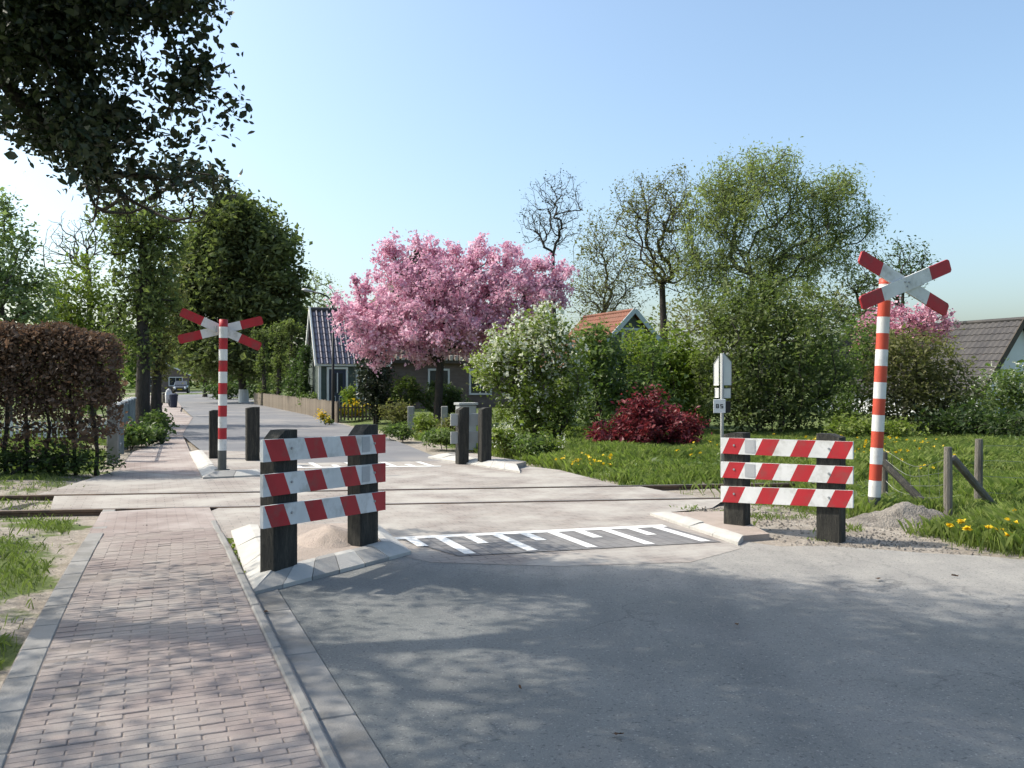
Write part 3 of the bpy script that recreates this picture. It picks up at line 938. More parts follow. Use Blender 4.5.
# borders
u = 3.0
while u < 11.2:
    ln = 0.5
    a_, b_ = RU(u, path_l(u) + 0.075), RU(u + ln, path_l(u + ln) + 0.075)
    p = (a_ + b_) / 2; z = walk_z(p); dv = (b_ - a_) / 2; dv *= 1 - 0.006 / np.linalg.norm(dv); nv = np.array([dv[1], -dv[0], 0]); nv /= np.linalg.norm(nv)
    MB().bevbox((p[0], p[1], z - 0.06 + 0.004 + rng.normal() * 0.001), nv * 0.07, dv, (0, 0, 0.06), 0.005).build("border_stone", M["kerb_concrete"], walk)
    u += ln
kerb = bpy.data.objects.new("kerb", None); col.objects.link(kerb)
tag(kerb, "concrete kerb and gutter slabs between footpath and road", None, None, "structure")
u = 2.0; i = 0
while u < 10.2:
    ln = 1.0
    p = RU(u + ln / 2, 0.668); z = walk_z(p)
    d = RD * (ln / 2 - 0.004)
    MB().bevbox((p[0], p[1], z - 0.06 + 0.007), RR * 0.032, d, (0, 0, 0.06), 0.012).build("kerb_stone", M["kerb_concrete"], kerb)
    if u < 7.2:
        q = RU(u + ln / 2, 0.805)
        MB().bevbox((q[0], q[1], -0.05 + 0.002), RR * 0.094, d, (0, 0, 0.05), 0.008).build("gutter_slab", M["kerb_concrete"], kerb)
    u += ln

# ---- traffic islands with sloped kerb stones
def island(label, outer, height, inset, stone_len, sides, tones, top_mat, seed, top_name="island_top"):
    """outer: ground corners; the sides listed get sloped kerb stones, the others end flush"""
    r = np.random.default_rng(seed)
    outer = [np.array([p[0], p[1], 0.0]) for p in outer]
    root = bpy.data.objects.new("traffic_island", None); col.objects.link(root)
    root.location = sum(outer) / len(outer)
    tag(root, label, None, None, "structure")
    cen = sum(outer) / len(outer)
    k = len(outer)
    inner = []
    def edge_n(i):
        d = outer[(i + 1) % k] - outer[i]; n = np.array([-d[1], d[0], 0]); n /= np.linalg.norm(n)
        return n if np.dot(cen - outer[i], n) > 0 else -n
    for i in range(k):
        n0, n1 = edge_n((i - 1) % k), edge_n(i)
        b = n0 + n1; b = b / max(np.dot(b, n1), 0.35)
        inner.append(outer[i] + b * inset)
    top = [np.array([p[0], p[1], height - 0.004]) for p in inner]
    low = [np.array([p[0], p[1], -0.06]) for p in inner]
    mb = MB().hexa(low, top) if k == 4 else None
    if mb is None:
        mb = MB().prism(low, (0, 0, height + 0.056))
    fix_normals(mb.build(top_name, M[top_mat], root))
    for i in sides:
        a, b = outer[i], outer[(i + 1) % k]; ia, ib = inner[i], inner[(i + 1) % k]
        L = np.linalg.norm(b - a); sl = stone_len[i] if isinstance(stone_len, dict) else stone_len
        m = max(1, round(L / sl))
        for j in range(m):
            g = 0.004 / L
            s0, s1 = j / m + g, (j + 1) / m - g
            if j == 0: s0 = 0
            if j == m - 1: s1 = 1
            o0, o1 = a + (b - a) * s0, a + (b - a) * s1
            i0, i1 = ia + (ib - ia) * s0, ia + (ib - ia) * s1
            dz = r.normal() * 0.004
            lip = 0.025
            e = 0.82 + r.normal() * 0.02
            def mixp(p, q, t): return p + (q - p) * t
            prof0 = [o0 + [0, 0, -0.08], o0 + [0, 0, lip], mixp(o0, i0, 0.7) + [0, 0, height + dz], i0 + [0, 0, height + dz + 0.004], i0 + [0, 0, -0.08]]
            prof1 = [o1 + [0, 0, -0.08], o1 + [0, 0, lip], mixp(o1, i1, 0.7) + [0, 0, height + dz], i1 + [0, 0, height + dz + 0.004], i1 + [0, 0, -0.08]]
            q = MB().add(prof0 + prof1, [(0, 1, 2, 3, 4), (9, 8, 7, 6, 5)] + [(t, t + 5, (t + 1) % 5 + 5, (t + 1) % 5) for t in range(5)])
            fix_normals(q.build("kerb_stone", M[tones[(j + i) % len(tones)] if sl < 0.6 else "kerb_white"], root))
    return root

isl_a = [G(231, 533), G(251, 596), G(411, 554), G(379, 527)]
island("raised island under the striped barrier on the left", isl_a, 0.10, 0.24, {0: 0.95, 1: 0.3, 2: 0.8}, [0, 1, 2], ["kerb_white", "kerb_grey"], "sand", 3)
isl_b = [G(650, 515), G(738, 545), G(790, 541), G(735, 513)]
island("raised island with a white kerb under the striped barrier on the right", isl_b, 0.055, 0.16, 0.5, [0], ["kerb_white"], "sand", 4)
isl_c = [G(189, 453), G(203, 479), G(292, 475), G(266, 455)]
island("raised island under the red and white cross pole beyond the rails", isl_c, 0.09, 0.24, {0: 1.2, 1: 0.5, 2: 1.2}, [0, 1, 2], ["kerb_white", "kerb_grey"], "crossing_paving", 5)
isl_d = [G(428, 458), G(520, 473), G(545, 466), G(470, 455)]
island("raised island with a white kerb beneath the pair of tarred posts", isl_d, 0.09, 0.3, 0.5, [0, 3], ["kerb_white"], "crossing_paving", 6)

# little heaps of sand and earth
def heap(name, label, c, rx, ry, hgt, mat, seed, yaw=0.0, stones=0):
    r = np.random.default_rng(seed)
    n = 28
    g = np.linspace(-1, 1, n)
    X, Y = np.meshgrid(g, g)
    R = np.hypot(X, Y)
    Z = np.clip(1 - R, 0, 1) ** 0.8
    wx, wy = X * rx, Y * ry
    x = c[0] + wx * math.cos(yaw) - wy * math.sin(yaw); y = c[1] + wx * math.sin(yaw) + wy * math.cos(yaw)
    nz = hash_noise(x * 1.0, y, 0.16, seed) * 0.5 + hash_noise(x, y, 0.06, seed + 1) * 0.3 + hash_noise(x, y, 0.4, seed + 2) * 0.7
    z = c[2] - 0.03 + hgt * Z * (0.45 + 0.75 * nz) * (R < 1)
    ids = np.arange(n * n).reshape(n, n)
    q = np.stack([ids[:-1, :-1], ids[:-1, 1:], ids[1:, 1:], ids[1:, :-1]], -1).reshape(-1, 4)
    V = np.stack([x.ravel(), y.ravel(), z.ravel()], 1) - np.asarray(c)
    o = bpy.data.objects.new(name, raw_mesh(name, V, q.ravel(), np.full(len(q), 4), [M[mat]], None, True))
    o.location = c; col.objects.link(o)
    return tag(o, label, "heap")
heap("sand_heap", "pink sand heap between the posts of the left striped barrier", np.array([*G(330, 538, 0.1)[:2], 0.098]), 0.36, 0.55, 0.15, "sand", 11, 0.2)
heap("earth_heap", "grey earth heap beside the foot of the tall striped pole", np.array([*G(905, 523)[:2], 0.0]), 0.72, 0.36, 0.24, "earth_pile", 12, 0.0)

# ------------------------------------------------------------------ striped barriers
def clip_s(poly, lo, hi):
    def cut(P, f, inside):
        out = []
        for i in range(len(P)):
            a, b = P[i], P[(i + 1) % len(P)]
            if inside(a): out.append(a)
            if inside(a) != inside(b):
                t = (f - a[0]) / (b[0] - a[0]); out.append((f, a[1] + (b[1] - a[1]) * t))
        return out
    P = cut(poly, lo, lambda q: q[0] >= lo - 1e-9)
    if len(P) < 3: return []
    P = cut(P, hi, lambda q: q[0] <= hi + 1e-9)
    return P if len(P) >= 3 else []

def striped_board(parent, p0, p1, z0t, z1t, h, nrm, period, red_w, start, slant, patch=None, thick=0.03):
    """board from p0 to p1 whose face carries slanted red and white stripes"""
    p0, p1 = np.asarray(p0, float), np.asarray(p1, float)
    L = np.linalg.norm((p1 - p0)[:2])
    def P3(s, t, off=0.0):
        q = p0 + (p1 - p0) * (s / L)
        zt = z0t + (z1t - z0t) * s / L
        return np.array([q[0], q[1], zt - h + t]) + nrm * off
    mb = MB()
    # body in white paint
    c = [P3(0, 0, -thick), P3(L, 0, -thick), P3(L, 0, 0), P3(0, 0, 0)]
    tp = [P3(0, h, -thick), P3(L, h, -thick), P3(L, h, 0), P3(0, h, 0)]
    mb.add(c + tp, [(0, 1, 2, 3), (4, 5, 6, 7), (0, 1, 5, 4), (1, 2, 6, 5), (3, 0, 4, 7)], 0)
    k = -3
    while start + k * period < L + 0.5:
        a = start + k * period
        for lo, hi, mi in ((a, a + red_w, 1), (a + red_w, a + period, 0)):
            poly = clip_s([(lo, h), (lo + slant, 0), (hi + slant, 0), (hi, h)], 0, L)
            if poly:
                mb.add([P3(s, t) for s, t in poly], [tuple(range(len(poly)))], mi)
        k += 1
    o = fix_normals(mb.build("board", [M["white_paint"], M["red_paint"]], parent))
    if patch:
        q = MB().obox(P3(patch, h * 0.52, 0.002), (p1 - p0) / L * 0.055, nrm * 0.002, (0, 0, h * 0.40))
        q.build("reflector_plate", M["grey_patch"], o)
    return o, P3

def timber_post(parent, c, ax, ay, z0, z1, chamfer, name="post", lean=(0, 0)):
    """sawn sleeper post with a sloping cut on one shoulder"""
    c = np.array([c[0], c[1], 0.0]); ln = np.array([lean[0], lean[1], 0.0])
    def q(sx, sy, z): return c + ax * sx + ay * sy + ln * (z - z0) + np.array([0, 0, z])
    ch = abs(chamfer); left = chamfer > 0
    e = 0.88
    V = [q(-1, -e, z0), q(-e, -1, z0), q(e, -1, z0), q(1, -e, z0), q(1, e, z0), q(e, 1, z0), q(-e, 1, z0), q(-1, e, z0)]
    zl, zr = (z1 - ch, z1) if left else (z1, z1 - ch)
    T = []
    for sx, sy in ((-1, -e), (-e, -1), (e, -1), (1, -e), (1, e), (e, 1), (-e, 1), (-1, e)):
        T.append(q(sx, sy, zl if sx < 0 else zr))
    m0 = q(0.1 if not left else -0.1, -1, z1); m1 = q(0.1 if not left else -0.1, 1, z1)
    V = V + T + [m0, m1]
    fs = [tuple(range(7, -1, -1))]
    for i in range(8):
        j = (i + 1) % 8
        if (i, j) == (1, 2): fs.append((1, 2, 10, 16, 9))
        elif (i, j) == (5, 6): fs.append((5, 6, 14, 17, 13))
        else: fs.append((i, j, 8 + j, 8 + i))
    fs += [(8, 9, 16, 17, 14, 15), (10, 11, 12, 13, 17, 16)]
    return fix_normals(MB().add(V, fs).build(name, M["tarred_wood"], parent))

def barrier(label, group, pA, pB, wid, thk, z0, ztopA, ztopB, boards, ext0, ext1, h, period, red_w, start, slant, patch, side, chA, chB):
    pA, pB = np.array([pA[0], pA[1], 0.0]), np.array([pB[0], pB[1], 0.0])
    d = (pB - pA) / np.linalg.norm(pB - pA)
    n = np.array([d[1], -d[0], 0.0]) * side
    root = thing("striped_barrier", label, "barrier", (*((pA + pB) / 2)[:2], z0), group)
    for p, zt, ch in ((pA, ztopA, chA), (pB, ztopB, chB)):
        timber_post(root, p, d * wid / 2, n * thk / 2, z0 - 0.1, zt, ch)
    a = pA - d * ext0 + n * (thk / 2 + 0.034); b = pB + d * ext1 + n * (thk / 2 + 0.034)
    for i, (z0t, z1t) in enumerate(boards):
        o, P3 = striped_board(root, a, b, z0t, z1t, h, n, period, red_w, start, slant, patch if i < 2 else None)
        for p in (pA, pB):
            s = np.dot(p - a, d)
            q = P3(s + 0.02, h * 0.55, 0.0)
            MB().tube([q, q + n * 0.008], 0.011, 8).build("bolt", M["steel_grey"], o)
    return root

A0, A1 = G(279, 566, 0.1), G(363, 543, 0.1)
barrier("red and white striped plank barrier on the raised island, left of the road", "striped barriers before the rails",
        A0, A1, 0.27, 0.15, 0.1, 1.16, 1.15, [(1.105, 1.06), (0.845, 0.80), (0.61, 0.545)], 0.29, 0.19, 0.168, 0.445, 0.212, 0.01, 0.078, 1.26, 1, 0.09, 0.09)
B0, B1 = G(737, 526, 0.03), G(831, 537, 0.03)
barrier("red and white striped plank barrier beside the grass, right of the road", "striped barriers before the rails",
        B0, B1, 0.235, 0.15, 0.0, 1.005, 1.03, [(0.95, 0.97), (0.70, 0.735), (0.445, 0.51)], 0.13, 0.245, 0.165, 0.364, 0.18, 0.096, -0.08, 0.325, 1, 0.02, -0.03)

# posts beyond the rails
def far_post(label, px, base_py, top_py, wpx, z0, group, ch, name="timber_post"):
    p = G(px, base_py, z0); Y = p[1]
    ztop = H - (top_py - HZ) / F * Y
    root = thing(name, label, "post", (p[0], p[1], z0), group)
    w = wpx * Y / F / 2.2
    timber_post(root, p, RR * w, RD * w, z0 - 0.1, ztop, ch, "shaft")
    return root, p
rA, pA_ = far_post("slim tarred timber post left of the cross pole, beyond the rails", 213.5, 458, 410, 9, 0.09, "tarred posts beyond the rails", 0.02)
rB, pB_ = far_post("broad tarred timber post right of the cross pole, beyond the rails", 252.5, 460, 407, 14, 0.09, "tarred posts beyond the rails", 0.02)
# the far right pair carries two boards on its back
q0, q1 = G(462, 459, 0.09), G(484.5, 460, 0.09)
fb = thing("plank_barrier", "pair of dark posts with pale planks behind them, beyond the rails", "barrier", (*((q0 + q1) / 2)[:2], 0.09))
for q, top, ch in ((q0, 407, 0.05), (q1, 407.5, 0.03)):
    timber_post(fb, q, RR * 0.10, RD * 0.10, 0.0, H - (top - HZ) / F * q[1], ch, lean=(0.01, 0))
for zt in (0.93, 0.60):
    c = (q0 + q1) / 2 + RD * 0.14 - RR * 0.07; c[2] = zt - 0.11
    MB().bevbox(c, RR * 0.32, RD * 0.015, (0, 0, 0.11), 0.005).build("board", M["cabinet_grey"], fb)
cb = at(466, 412, 19.5)
cab = thing("utility_cabinet", "small pale grey utility cabinet behind the pair of dark posts", "cabinet", (cb[0], 19.5, 0.0))
MB().bevbox((cb[0], 19.5, 0.49), RR * 0.2, RD * 0.15, (0, 0, 0.5), 0.02).build("housing", M["cabinet_grey"], cab)
MB().bevbox((cb[0], 19.5, 1.02), RR * 0.23, RD * 0.18, (0, 0, 0.025), 0.01).build("lid", M["cabinet_grey"], cab)

# ------------------------------------------------------------------ St Andrew's crosses
def striped_pole(parent, base, top, rad, z_dark, band, mats):
    base, top = np.asarray(base, float), np.asarray(top, float)
    ln = np.linalg.norm(top - base); d = (top - base) / ln
    S = 20
    cuts = [0.0, z_dark]; mi = [2]
    s = z_dark; k = 0
    while s + band < ln - 1e-3:
        s += band; cuts.append(s); mi.append(k % 2); k += 1
    cuts.append(ln); mi.append(k % 2)
    mb = MB(); n0 = 0
    a = np.cross(d, [0, 1, 0]); a /= np.linalg.norm(a); b = np.cross(d, a)
    th = np.arange(S) * 2 * math.pi / S
    V = np.vstack([base + d * c + rad * (np.cos(th)[:, None] * a + np.sin(th)[:, None] * b) for c in cuts])
    fs, ms = [], []
    for i in range(len(cuts) - 1):
        for j in range(S):
            j2 = (j + 1) % S
            fs.append((i * S + j, i * S + j2, (i + 1) * S + j2, (i + 1) * S + j)); ms.append(mi[i])
    fs.append(tuple(range((len(cuts) - 1) * S, len(cuts) * S))); ms.append(mi[-1])
    mb.add(V, fs); mb.m = ms
    o = fix_normals(mb.build("pole", mats, parent))
    for p in o.data.polygons: p.use_smooth = len(p.vertices) == 4
    return o

def cross(parent, c, t, n, L, w, half_angle, roll, red):
    """two crossed boards, red at the ends"""
    for i, sg in enumerate((-1, 1)):
        an = sg * half_angle - roll
        ax = t * math.cos(an) + np.array([0, 0, 1]) * math.sin(an)
        ay = np.cross(n, ax); ay /= np.linalg.norm(ay)
        o_ = c + n * (0.03 + 0.026 * i)
        mb = MB()
        xs = [-L / 2, -L / 2 + 0.025, -L / 2 + red, L / 2 - red, L / 2 - 0.025, L / 2]
        hw = [w / 2 - 0.022, w / 2, w / 2, w / 2, w / 2, w / 2 - 0.022]
        V = []
        for x, q in zip(xs, hw):
            V += [o_ + ax * x - ay * q, o_ + ax * x + ay * q, o_ + ax * x + ay * q + n * 0.024, o_ + ax * x - ay * q + n * 0.024]
        fs, ms = [(0, 1, 2, 3), (20, 21, 22, 23)], [1, 1]
        for k in range(5):
            for j in range(4):
                j2 = (j + 1) % 4
                fs.append((4 * k + j, 4 * k + j2, 4 * k + 4 + j2, 4 * k + 4 + j)); ms.append(1 if k in (0, 1, 3, 4) else 0)
        mb.add(V, fs); mb.m = ms
        fix_normals(mb.build("cross_board", [M["white_paint"], M["red_paint"]], parent))
    for sx, sz in ((-0.03, 0.02), (0.03, 0.02), (0, -0.03)):
        q = c + n * 0.08 + t * sx + np.array([0, 0, sz])
        MB().tube([q, q + n * 0.012], 0.011, 8).build("bolt", M["steel_grey"], parent)

pb = G(873, 516)
cr = thing("railway_cross", "tall leaning red and white striped pole with crossed boards, right of the road", "railway sign", (pb[0], pb[1], 0.0), "railway crosses")
ptop = at(885.5, 279, pb[1] + 0.02)
striped_pole(cr, (pb[0], pb[1], -0.1), ptop, 0.068, 0.32, 0.1865, [M["white_paint"], M["orange_red_paint"], M["pole_base"]])
NF = -RD                                   # faces the traffic coming from the camera side
cc = at(901.5, 284.5, pb[1] - 0.08)
cross(cr, cc, RR, NF, 1.42, 0.155, math.radians(21.5), math.radians(1.5), 0.33)
bk = ptop - np.array([0, 0, 0.05])
MB().obox((bk + cc) / 2 + NF * -0.02, (cc - bk) * 0.5 * np.array([1, 1, 0]) + RR * 0.05, RD * 0.015, (0, 0, 0.03)).build("bracket", M["steel_grey"], cr)

pc = G(222, 470, 0.09)
cl = thing("railway_cross", "red and white striped pole with crossed boards seen from behind, beyond the rails", "railway sign", (pc[0], pc[1], 0.09), "railway crosses")
ltop = at(223.5, 319.5, pc[1])
striped_pole(cl, (pc[0], pc[1], 0.0), ltop, 0.068, 0.41, 0.182, [M["white_paint"], M["red_paint"], M["pole_base"]])
lc = at(221.5, 329.5, pc[1] + 0.12)
cross(cl, lc, RR, RD, 1.36, 0.145, math.radians(19.5), math.radians(4.5), 0.36)
for sx in (-1, 1):
    MB().obox(lc + RR * 0.085 * sx - RD * 0.05, RR * 0.012, RD * 0.07, (0, 0, 0.05)).build("bracket", M["steel_grey"], cl)
mb = MB().tube([np.array([pc[0], pc[1], 0.085]), np.array([pc[0], pc[1], 0.10])], 0.12, 14); mb.build("foot_plate", M["pole_base"], cl)

# ------------------------------------------------------------------ track-side sign post
sp = np.array([at(722, 480, 13.4)[0], 13.4, 0.0])
sg = thing("sign_post", "grey post with pointed white sign backs and a small white 85 plate", "sign", sp)
MB().tube([sp - [0, 0, 0.15], sp + [0, 0, 1.96]], 0.026, 10).build("post", M["cabinet_grey"], sg, smooth=True)
def sign_plate(name, x0, x1, ztop0, ztop1, zb, yo0, yo1, nm, pointed=True):
    a = np.array([sp[0] + x0, 13.4 + yo0, 0]); b = np.array([sp[0] + x1, 13.4 + yo1, 0])
    d = b - a; n = np.array([d[1], -d[0], 0]); n /= np.linalg.norm(n)
    poly = [a + [0, 0, zb], b + [0, 0, zb], b + [0, 0, ztop1], a + [0, 0, ztop0]]
    o = fix_normals(MB().prism(poly, -n * 0.012).build(name, M["trim_white"], sg))
    fr = MB()
    P = poly + [poly[0]]
    for i in range(4):
        fr.tube([P[i] + n * 0.002, P[i + 1] + n * 0.002], 0.0045, 6)
    fr.build("rim", M["steel_grey"], o)
sign_plate("sign_plate", -0.10, -0.036, 1.80, 1.92, 1.47, 0.12, 0.05, "w")
sign_plate("sign_plate", 0.035, 0.175, 1.97, 1.83, 1.47, 0.05, 0.13, "w")
sign_plate("under_plate", -0.085, -0.036, 1.42, 1.42, 1.28, 0.11, 0.05, "w")
sign_plate("under_plate", 0.04, 0.165, 1.42, 1.42, 1.27, 0.05, 0.13, "w")
MB().obox(sp + [0.10, 0.14, 1.13], (0.055, 0, 0), (0, 0.05, 0), (0, 0, 0.09)).build("signal_box", M["black_paint"], sg)
pl = MB().bevbox(sp + [-0.05, -0.045, 1.15], (0.092, 0, 0), (0, 0.006, 0), (0, 0, 0.105), 0.004)
plate = pl.build("number_plate", M["house_white"], sg)
def digit(segs, cx, cz, w, h, lw):
    mb = MB()
    S = {"a": ((-w, h), (w, h)), "b": ((w, h), (w, 0)), "c": ((w, 0), (w, -h)), "d": ((-w, -h), (w, -h)), "e": ((-w, 0), (-w, -h)), "f": ((-w, h), (-w, 0)), "g": ((-w, 0), (w, 0))}
    for i, s in enumerate(segs):
        (x0, z0), (x1, z1) = S[s]
        c = np.array([sp[0] - 0.05 + cx + (x0 + x1) / 2, sp[1] - 0.052 - 0.0004 * i, 1.15 + cz + (z0 + z1) / 2])
        mb.obox(c, (abs(x1 - x0) / 2 + lw, 0, 0), (0, 0.0015, 0), (0, 0, abs(z1 - z0) / 2 + lw))
    return mb
digit("abcdefg", -0.033, 0.0, 0.016, 0.026, 0.006).build("digit", M["black_paint"], plate)
digit("afgcd", 0.033, -0.002, 0.016, 0.026, 0.006).build("digit", M["black_paint"], plate)

# ------------------------------------------------------------------ wire fence on the right verge
wf = thing("wire_fence", "weathered wooden post and wire mesh fence in the right hand grass", "fence", (*G(948, 520)[:2], 0.0))
wp0 = G(948, 521); wp1 = G(978, 513); wp2 = np.array([at(884, 470, 10.9)[0], 10.9, 0.0])
wtop0, wtop1, wtop2 = at(948, 447, wp0[1]), at(979, 439, wp1[1]), at(884, 452, 10.9)
for p, t, r_ in ((wp0, wtop0, 0.046), (wp1, wtop1, 0.046), (wp2, wtop2, 0.045)):
    b = np.array([p[0], p[1], -0.1])
    s = np.linspace(0, 1, 5)[:, None]
    pts = b * (1 - s) + t * s
    mb = MB().tube(pts, r_ * np.array([1.05, 1.0, 1.0, 0.98, 0.9]), 10); mb.build("post", M["grey_wood"], wf)
def brace(a, b, r_, nm="brace", mat="grey_wood"):
    mb = MB().tube([a, (a + b) / 2, b], r_, 8); mb.build(nm, M[mat], wf)
brace(at(884, 463, 10.8), G(940, 519, -0.02), 0.045, mat="tarred_wood")
brace(at(953, 458, wp0[1] + 0.02), G(1003, 517, -0.02), 0.042)
def wires(pA, pB, ztop, rows, cols, sag):
    for i in range(rows):
        z = ztop * (1 - i / rows) + 0.06
        pts = []
        for s in np.linspace(0, 1, 9):
            q = pA + (pB - pA) * s
            pts.append([q[0], q[1], z - sag * 4 * s * (1 - s) + 0.015 * math.sin(9 * s + i)])
        MB().tube(pts, 0.0022, 4).build("wire", M["wire"], wf)
    for j in range(1, cols):
        s = j / cols
        q = pA + (pB - pA) * s
        sg_ = sag * 4 * s * (1 - s)
        MB().tube([[q[0], q[1], 0.05], [q[0] + 0.02, q[1], ztop * 0.5 - sg_ * 0.6], [q[0], q[1], ztop + 0.06 - sg_]], 0.0018, 4).build("wire", M["wire"], wf)
wires(wp2, wp0, 0.62, 5, 7, 0.13)
wires(wp1 + [0, 0, 0], wp1 + np.array([3.2, 1.2, 0]), 0.72, 4, 4, 0.05)

# ------------------------------------------------------------------ houses
HC = np.array([-8.9, 40.0, 0.0])
def hp(s, t, z, o=HC):
    p = o + RR * s + RD * t
    return np.array([p[0], p[1], z])

def tile_slope(parent, name, a, b, c, d, tile_w, tile_h, mat, depth=0.05, kind="stuff"):
    """roof plane a-b (eave) to c-d (ridge, same order) laid with rounded tile columns in stepped courses"""
    a, b, c, d = (np.asarray(q, float) for q in (a, b, c, d))
    W = max(np.linalg.norm(b - a), np.linalg.norm(d - c)); L = np.linalg.norm((c + d) / 2 - (a + b) / 2)
    ncol = max(2, int(W / tile_w)); nrow = max(2, int(L / tile_h))
    n = np.cross(b - a, c - a); n /= np.linalg.norm(n)
    if n[2] < 0: n = -n
    per = 6
    u = np.linspace(0, 1, ncol * per + 1)
    wave = (0.5 + 0.5 * np.cos(np.arange(ncol * per + 1) / per * 2 * math.pi)) ** 1.5 * depth
    rows = []
    for k in range(nrow):
        for e, lift in ((0.0, 0.028), (1.0, 0.0)):
            rows.append(((k + e) / nrow, lift))
    V = []
    for v, lift in rows:
        P = (a[None] * (1 - u)[:, None] + b[None] * u[:, None]) * (1 - v) + (c[None] * (1 - u)[:, None] + d[None] * u[:, None]) * v
        V.append(P + n[None] * (wave + lift)[:, None])
    V = np.vstack(V); m = len(u)
    ids = np.arange(len(rows) * m).reshape(len(rows), m)
    q = np.stack([ids[:-1, :-1], ids[:-1, 1:], ids[1:, 1:], ids[1:, :-1]], -1).reshape(-1, 4)
    me = raw_mesh(name, V - wloc(parent), q.ravel(), np.full(len(q), 4), [mat], None, False)
    o = bpy.data.objects.new(name, me); col.objects.link(o); o.parent = parent
    tag(o, kind=kind)
    return o

def wall_box(parent, name, org, s0, s1, t0, t1, z0, z1, mat):
    b = [hp(s0, t0, z0, org), hp(s1, t0, z0, org), hp(s1, t1, z0, org), hp(s0, t1, z0, org)]
    t = [p + [0, 0, z1 - z0] for p in b]
    return MB().hexa(b, t).build(name, mat, parent)

house = thing("farmhouse", "old farmhouse with a steep glazed tile roof behind the pink blossom tree", "house", hp(0, 0, 0))
# front wing
wall_box(house, "wall", HC, 0, 3.2, 0, 2.7, -0.1, 2.34, M["green_boards"])
ap_t, ap_z = 1.35, 4.85
gable = [hp(0.02, -0.02, 2.3), hp(0.02, ap_t, ap_z - 0.05), hp(0.02, 2.7, 2.3)]
fix_normals(MB().prism(gable, RR * 0.1).build("gable", M["green_boards"], house))
tile_slope(house, "roof_tiles", hp(-0.12, -0.18, 2.26), hp(3.4, -0.18, 2.26), hp(-0.12, ap_t, ap_z), hp(3.4, ap_t, ap_z), 0.245, 0.33, M["glazed_tile"], 0.10)
tile_slope(house, "roof_tiles", hp(-0.12, 2.8, 2.26), hp(3.4, 2.8, 2.26), hp(-0.12, ap_t, ap_z), hp(3.4, ap_t, ap_z), 0.245, 0.33, M["glazed_tile"], 0.10)
MB().tube([hp(-0.15, ap_t, ap_z + 0.06), hp(3.4, ap_t, ap_z + 0.06)], 0.10, 8).build("ridge", M["dark_tile"], house)
for t_foot in (-0.2, 2.8):
    a, b = hp(-0.17, t_foot, 2.2), hp(-0.17, ap_t, ap_z + 0.12)
    d = (b - a); c = (a + b) / 2
    up = np.cross(d, RR); up /= np.linalg.norm(up)
    MB().obox(c, d / 2, RR * 0.035, up * 0.07).build("barge_board", M["trim_white"], house)
MB().obox(hp(1.6, -0.1, 2.24), RR * 1.75, RD * 0.07, (0, 0, 0.05)).build("gutter", M["trim_white"], house)
MB().obox(hp(0.05, -0.03, 1.15), RR * 0.06, RD * 0.03, (0, 0, 1.15)).build("corner_board", M["trim_white"], house)
dr = MB().obox(hp(0.86, -0.03, 1.0), RR * 0.40, RD * 0.025, (0, 0, 1.0)).build("door", M["door_blue"], house)
for s_ in (0.42, 1.30):
    MB().obox(hp(s_, -0.05, 1.03), RR * 0.045, RD * 0.05, (0, 0, 1.03)).build("frame", M["trim_white"], dr)
MB().obox(hp(0.86, -0.052, 2.10), RR * 0.49, RD * 0.05, (0, 0, 0.045)).build("frame", M["trim_white"], dr)
for s_ in (0.70, 1.02):
    MB().obox(hp(s_, -0.06, 0.55), RR * 0.085, RD * 0.01, (0, 0, 0.26)).build("panel_bead", M["trim_white"], dr)
    MB().obox(hp(s_, -0.0725, 0.55), RR * 0.062, RD * 0.006, (0, 0, 0.235)).build("panel", M["door_blue"], dr)
    MB().obox(hp(s_, -0.06, 1.42), RR * 0.085, RD * 0.008, (0, 0, 0.44)).build("pane", M["window_glass"], dr)
MB().obox(hp(0.86, -0.062, 1.42), RR * 0.02, RD * 0.012, (0, 0, 0.46)).build("glazing_bar", M["trim_white"], dr)
def window(parent, s0, s1, z0, z1, t, org, bars=1, fm="trim_white", fw=0.05):
    w = MB().obox(hp((s0 + s1) / 2, t - 0.01, (z0 + z1) / 2, org), RR * (s1 - s0) / 2, RD * 0.02, (0, 0, (z1 - z0) / 2)).build("window", M["window_glass"], parent)
    for s_ in (s0, s1):
        MB().obox(hp(s_, t - 0.04, (z0 + z1) / 2, org), RR * fw, RD * 0.04, (0, 0, (z1 - z0) / 2 + fw)).build("frame", M[fm], w)
    for z_ in (z0, z1):
        MB().obox(hp((s0 + s1) / 2, t - 0.042, z_, org), RR * ((s1 - s0) / 2 - fw), RD * 0.038, (0, 0, fw)).build("frame", M[fm], w)
    for k in range(bars):
        s_ = s0 + (s1 - s0) * (k + 1) / (bars + 1)
        MB().obox(hp(s_, t - 0.038, (z0 + z1) / 2, org), RR * 0.02, RD * 0.012, (0, 0, (z1 - z0) / 2 - fw)).build("glazing_bar", M[fm], w)
    return w
window(house, 1.78, 2.28, 0.7, 2.0, 0, HC)
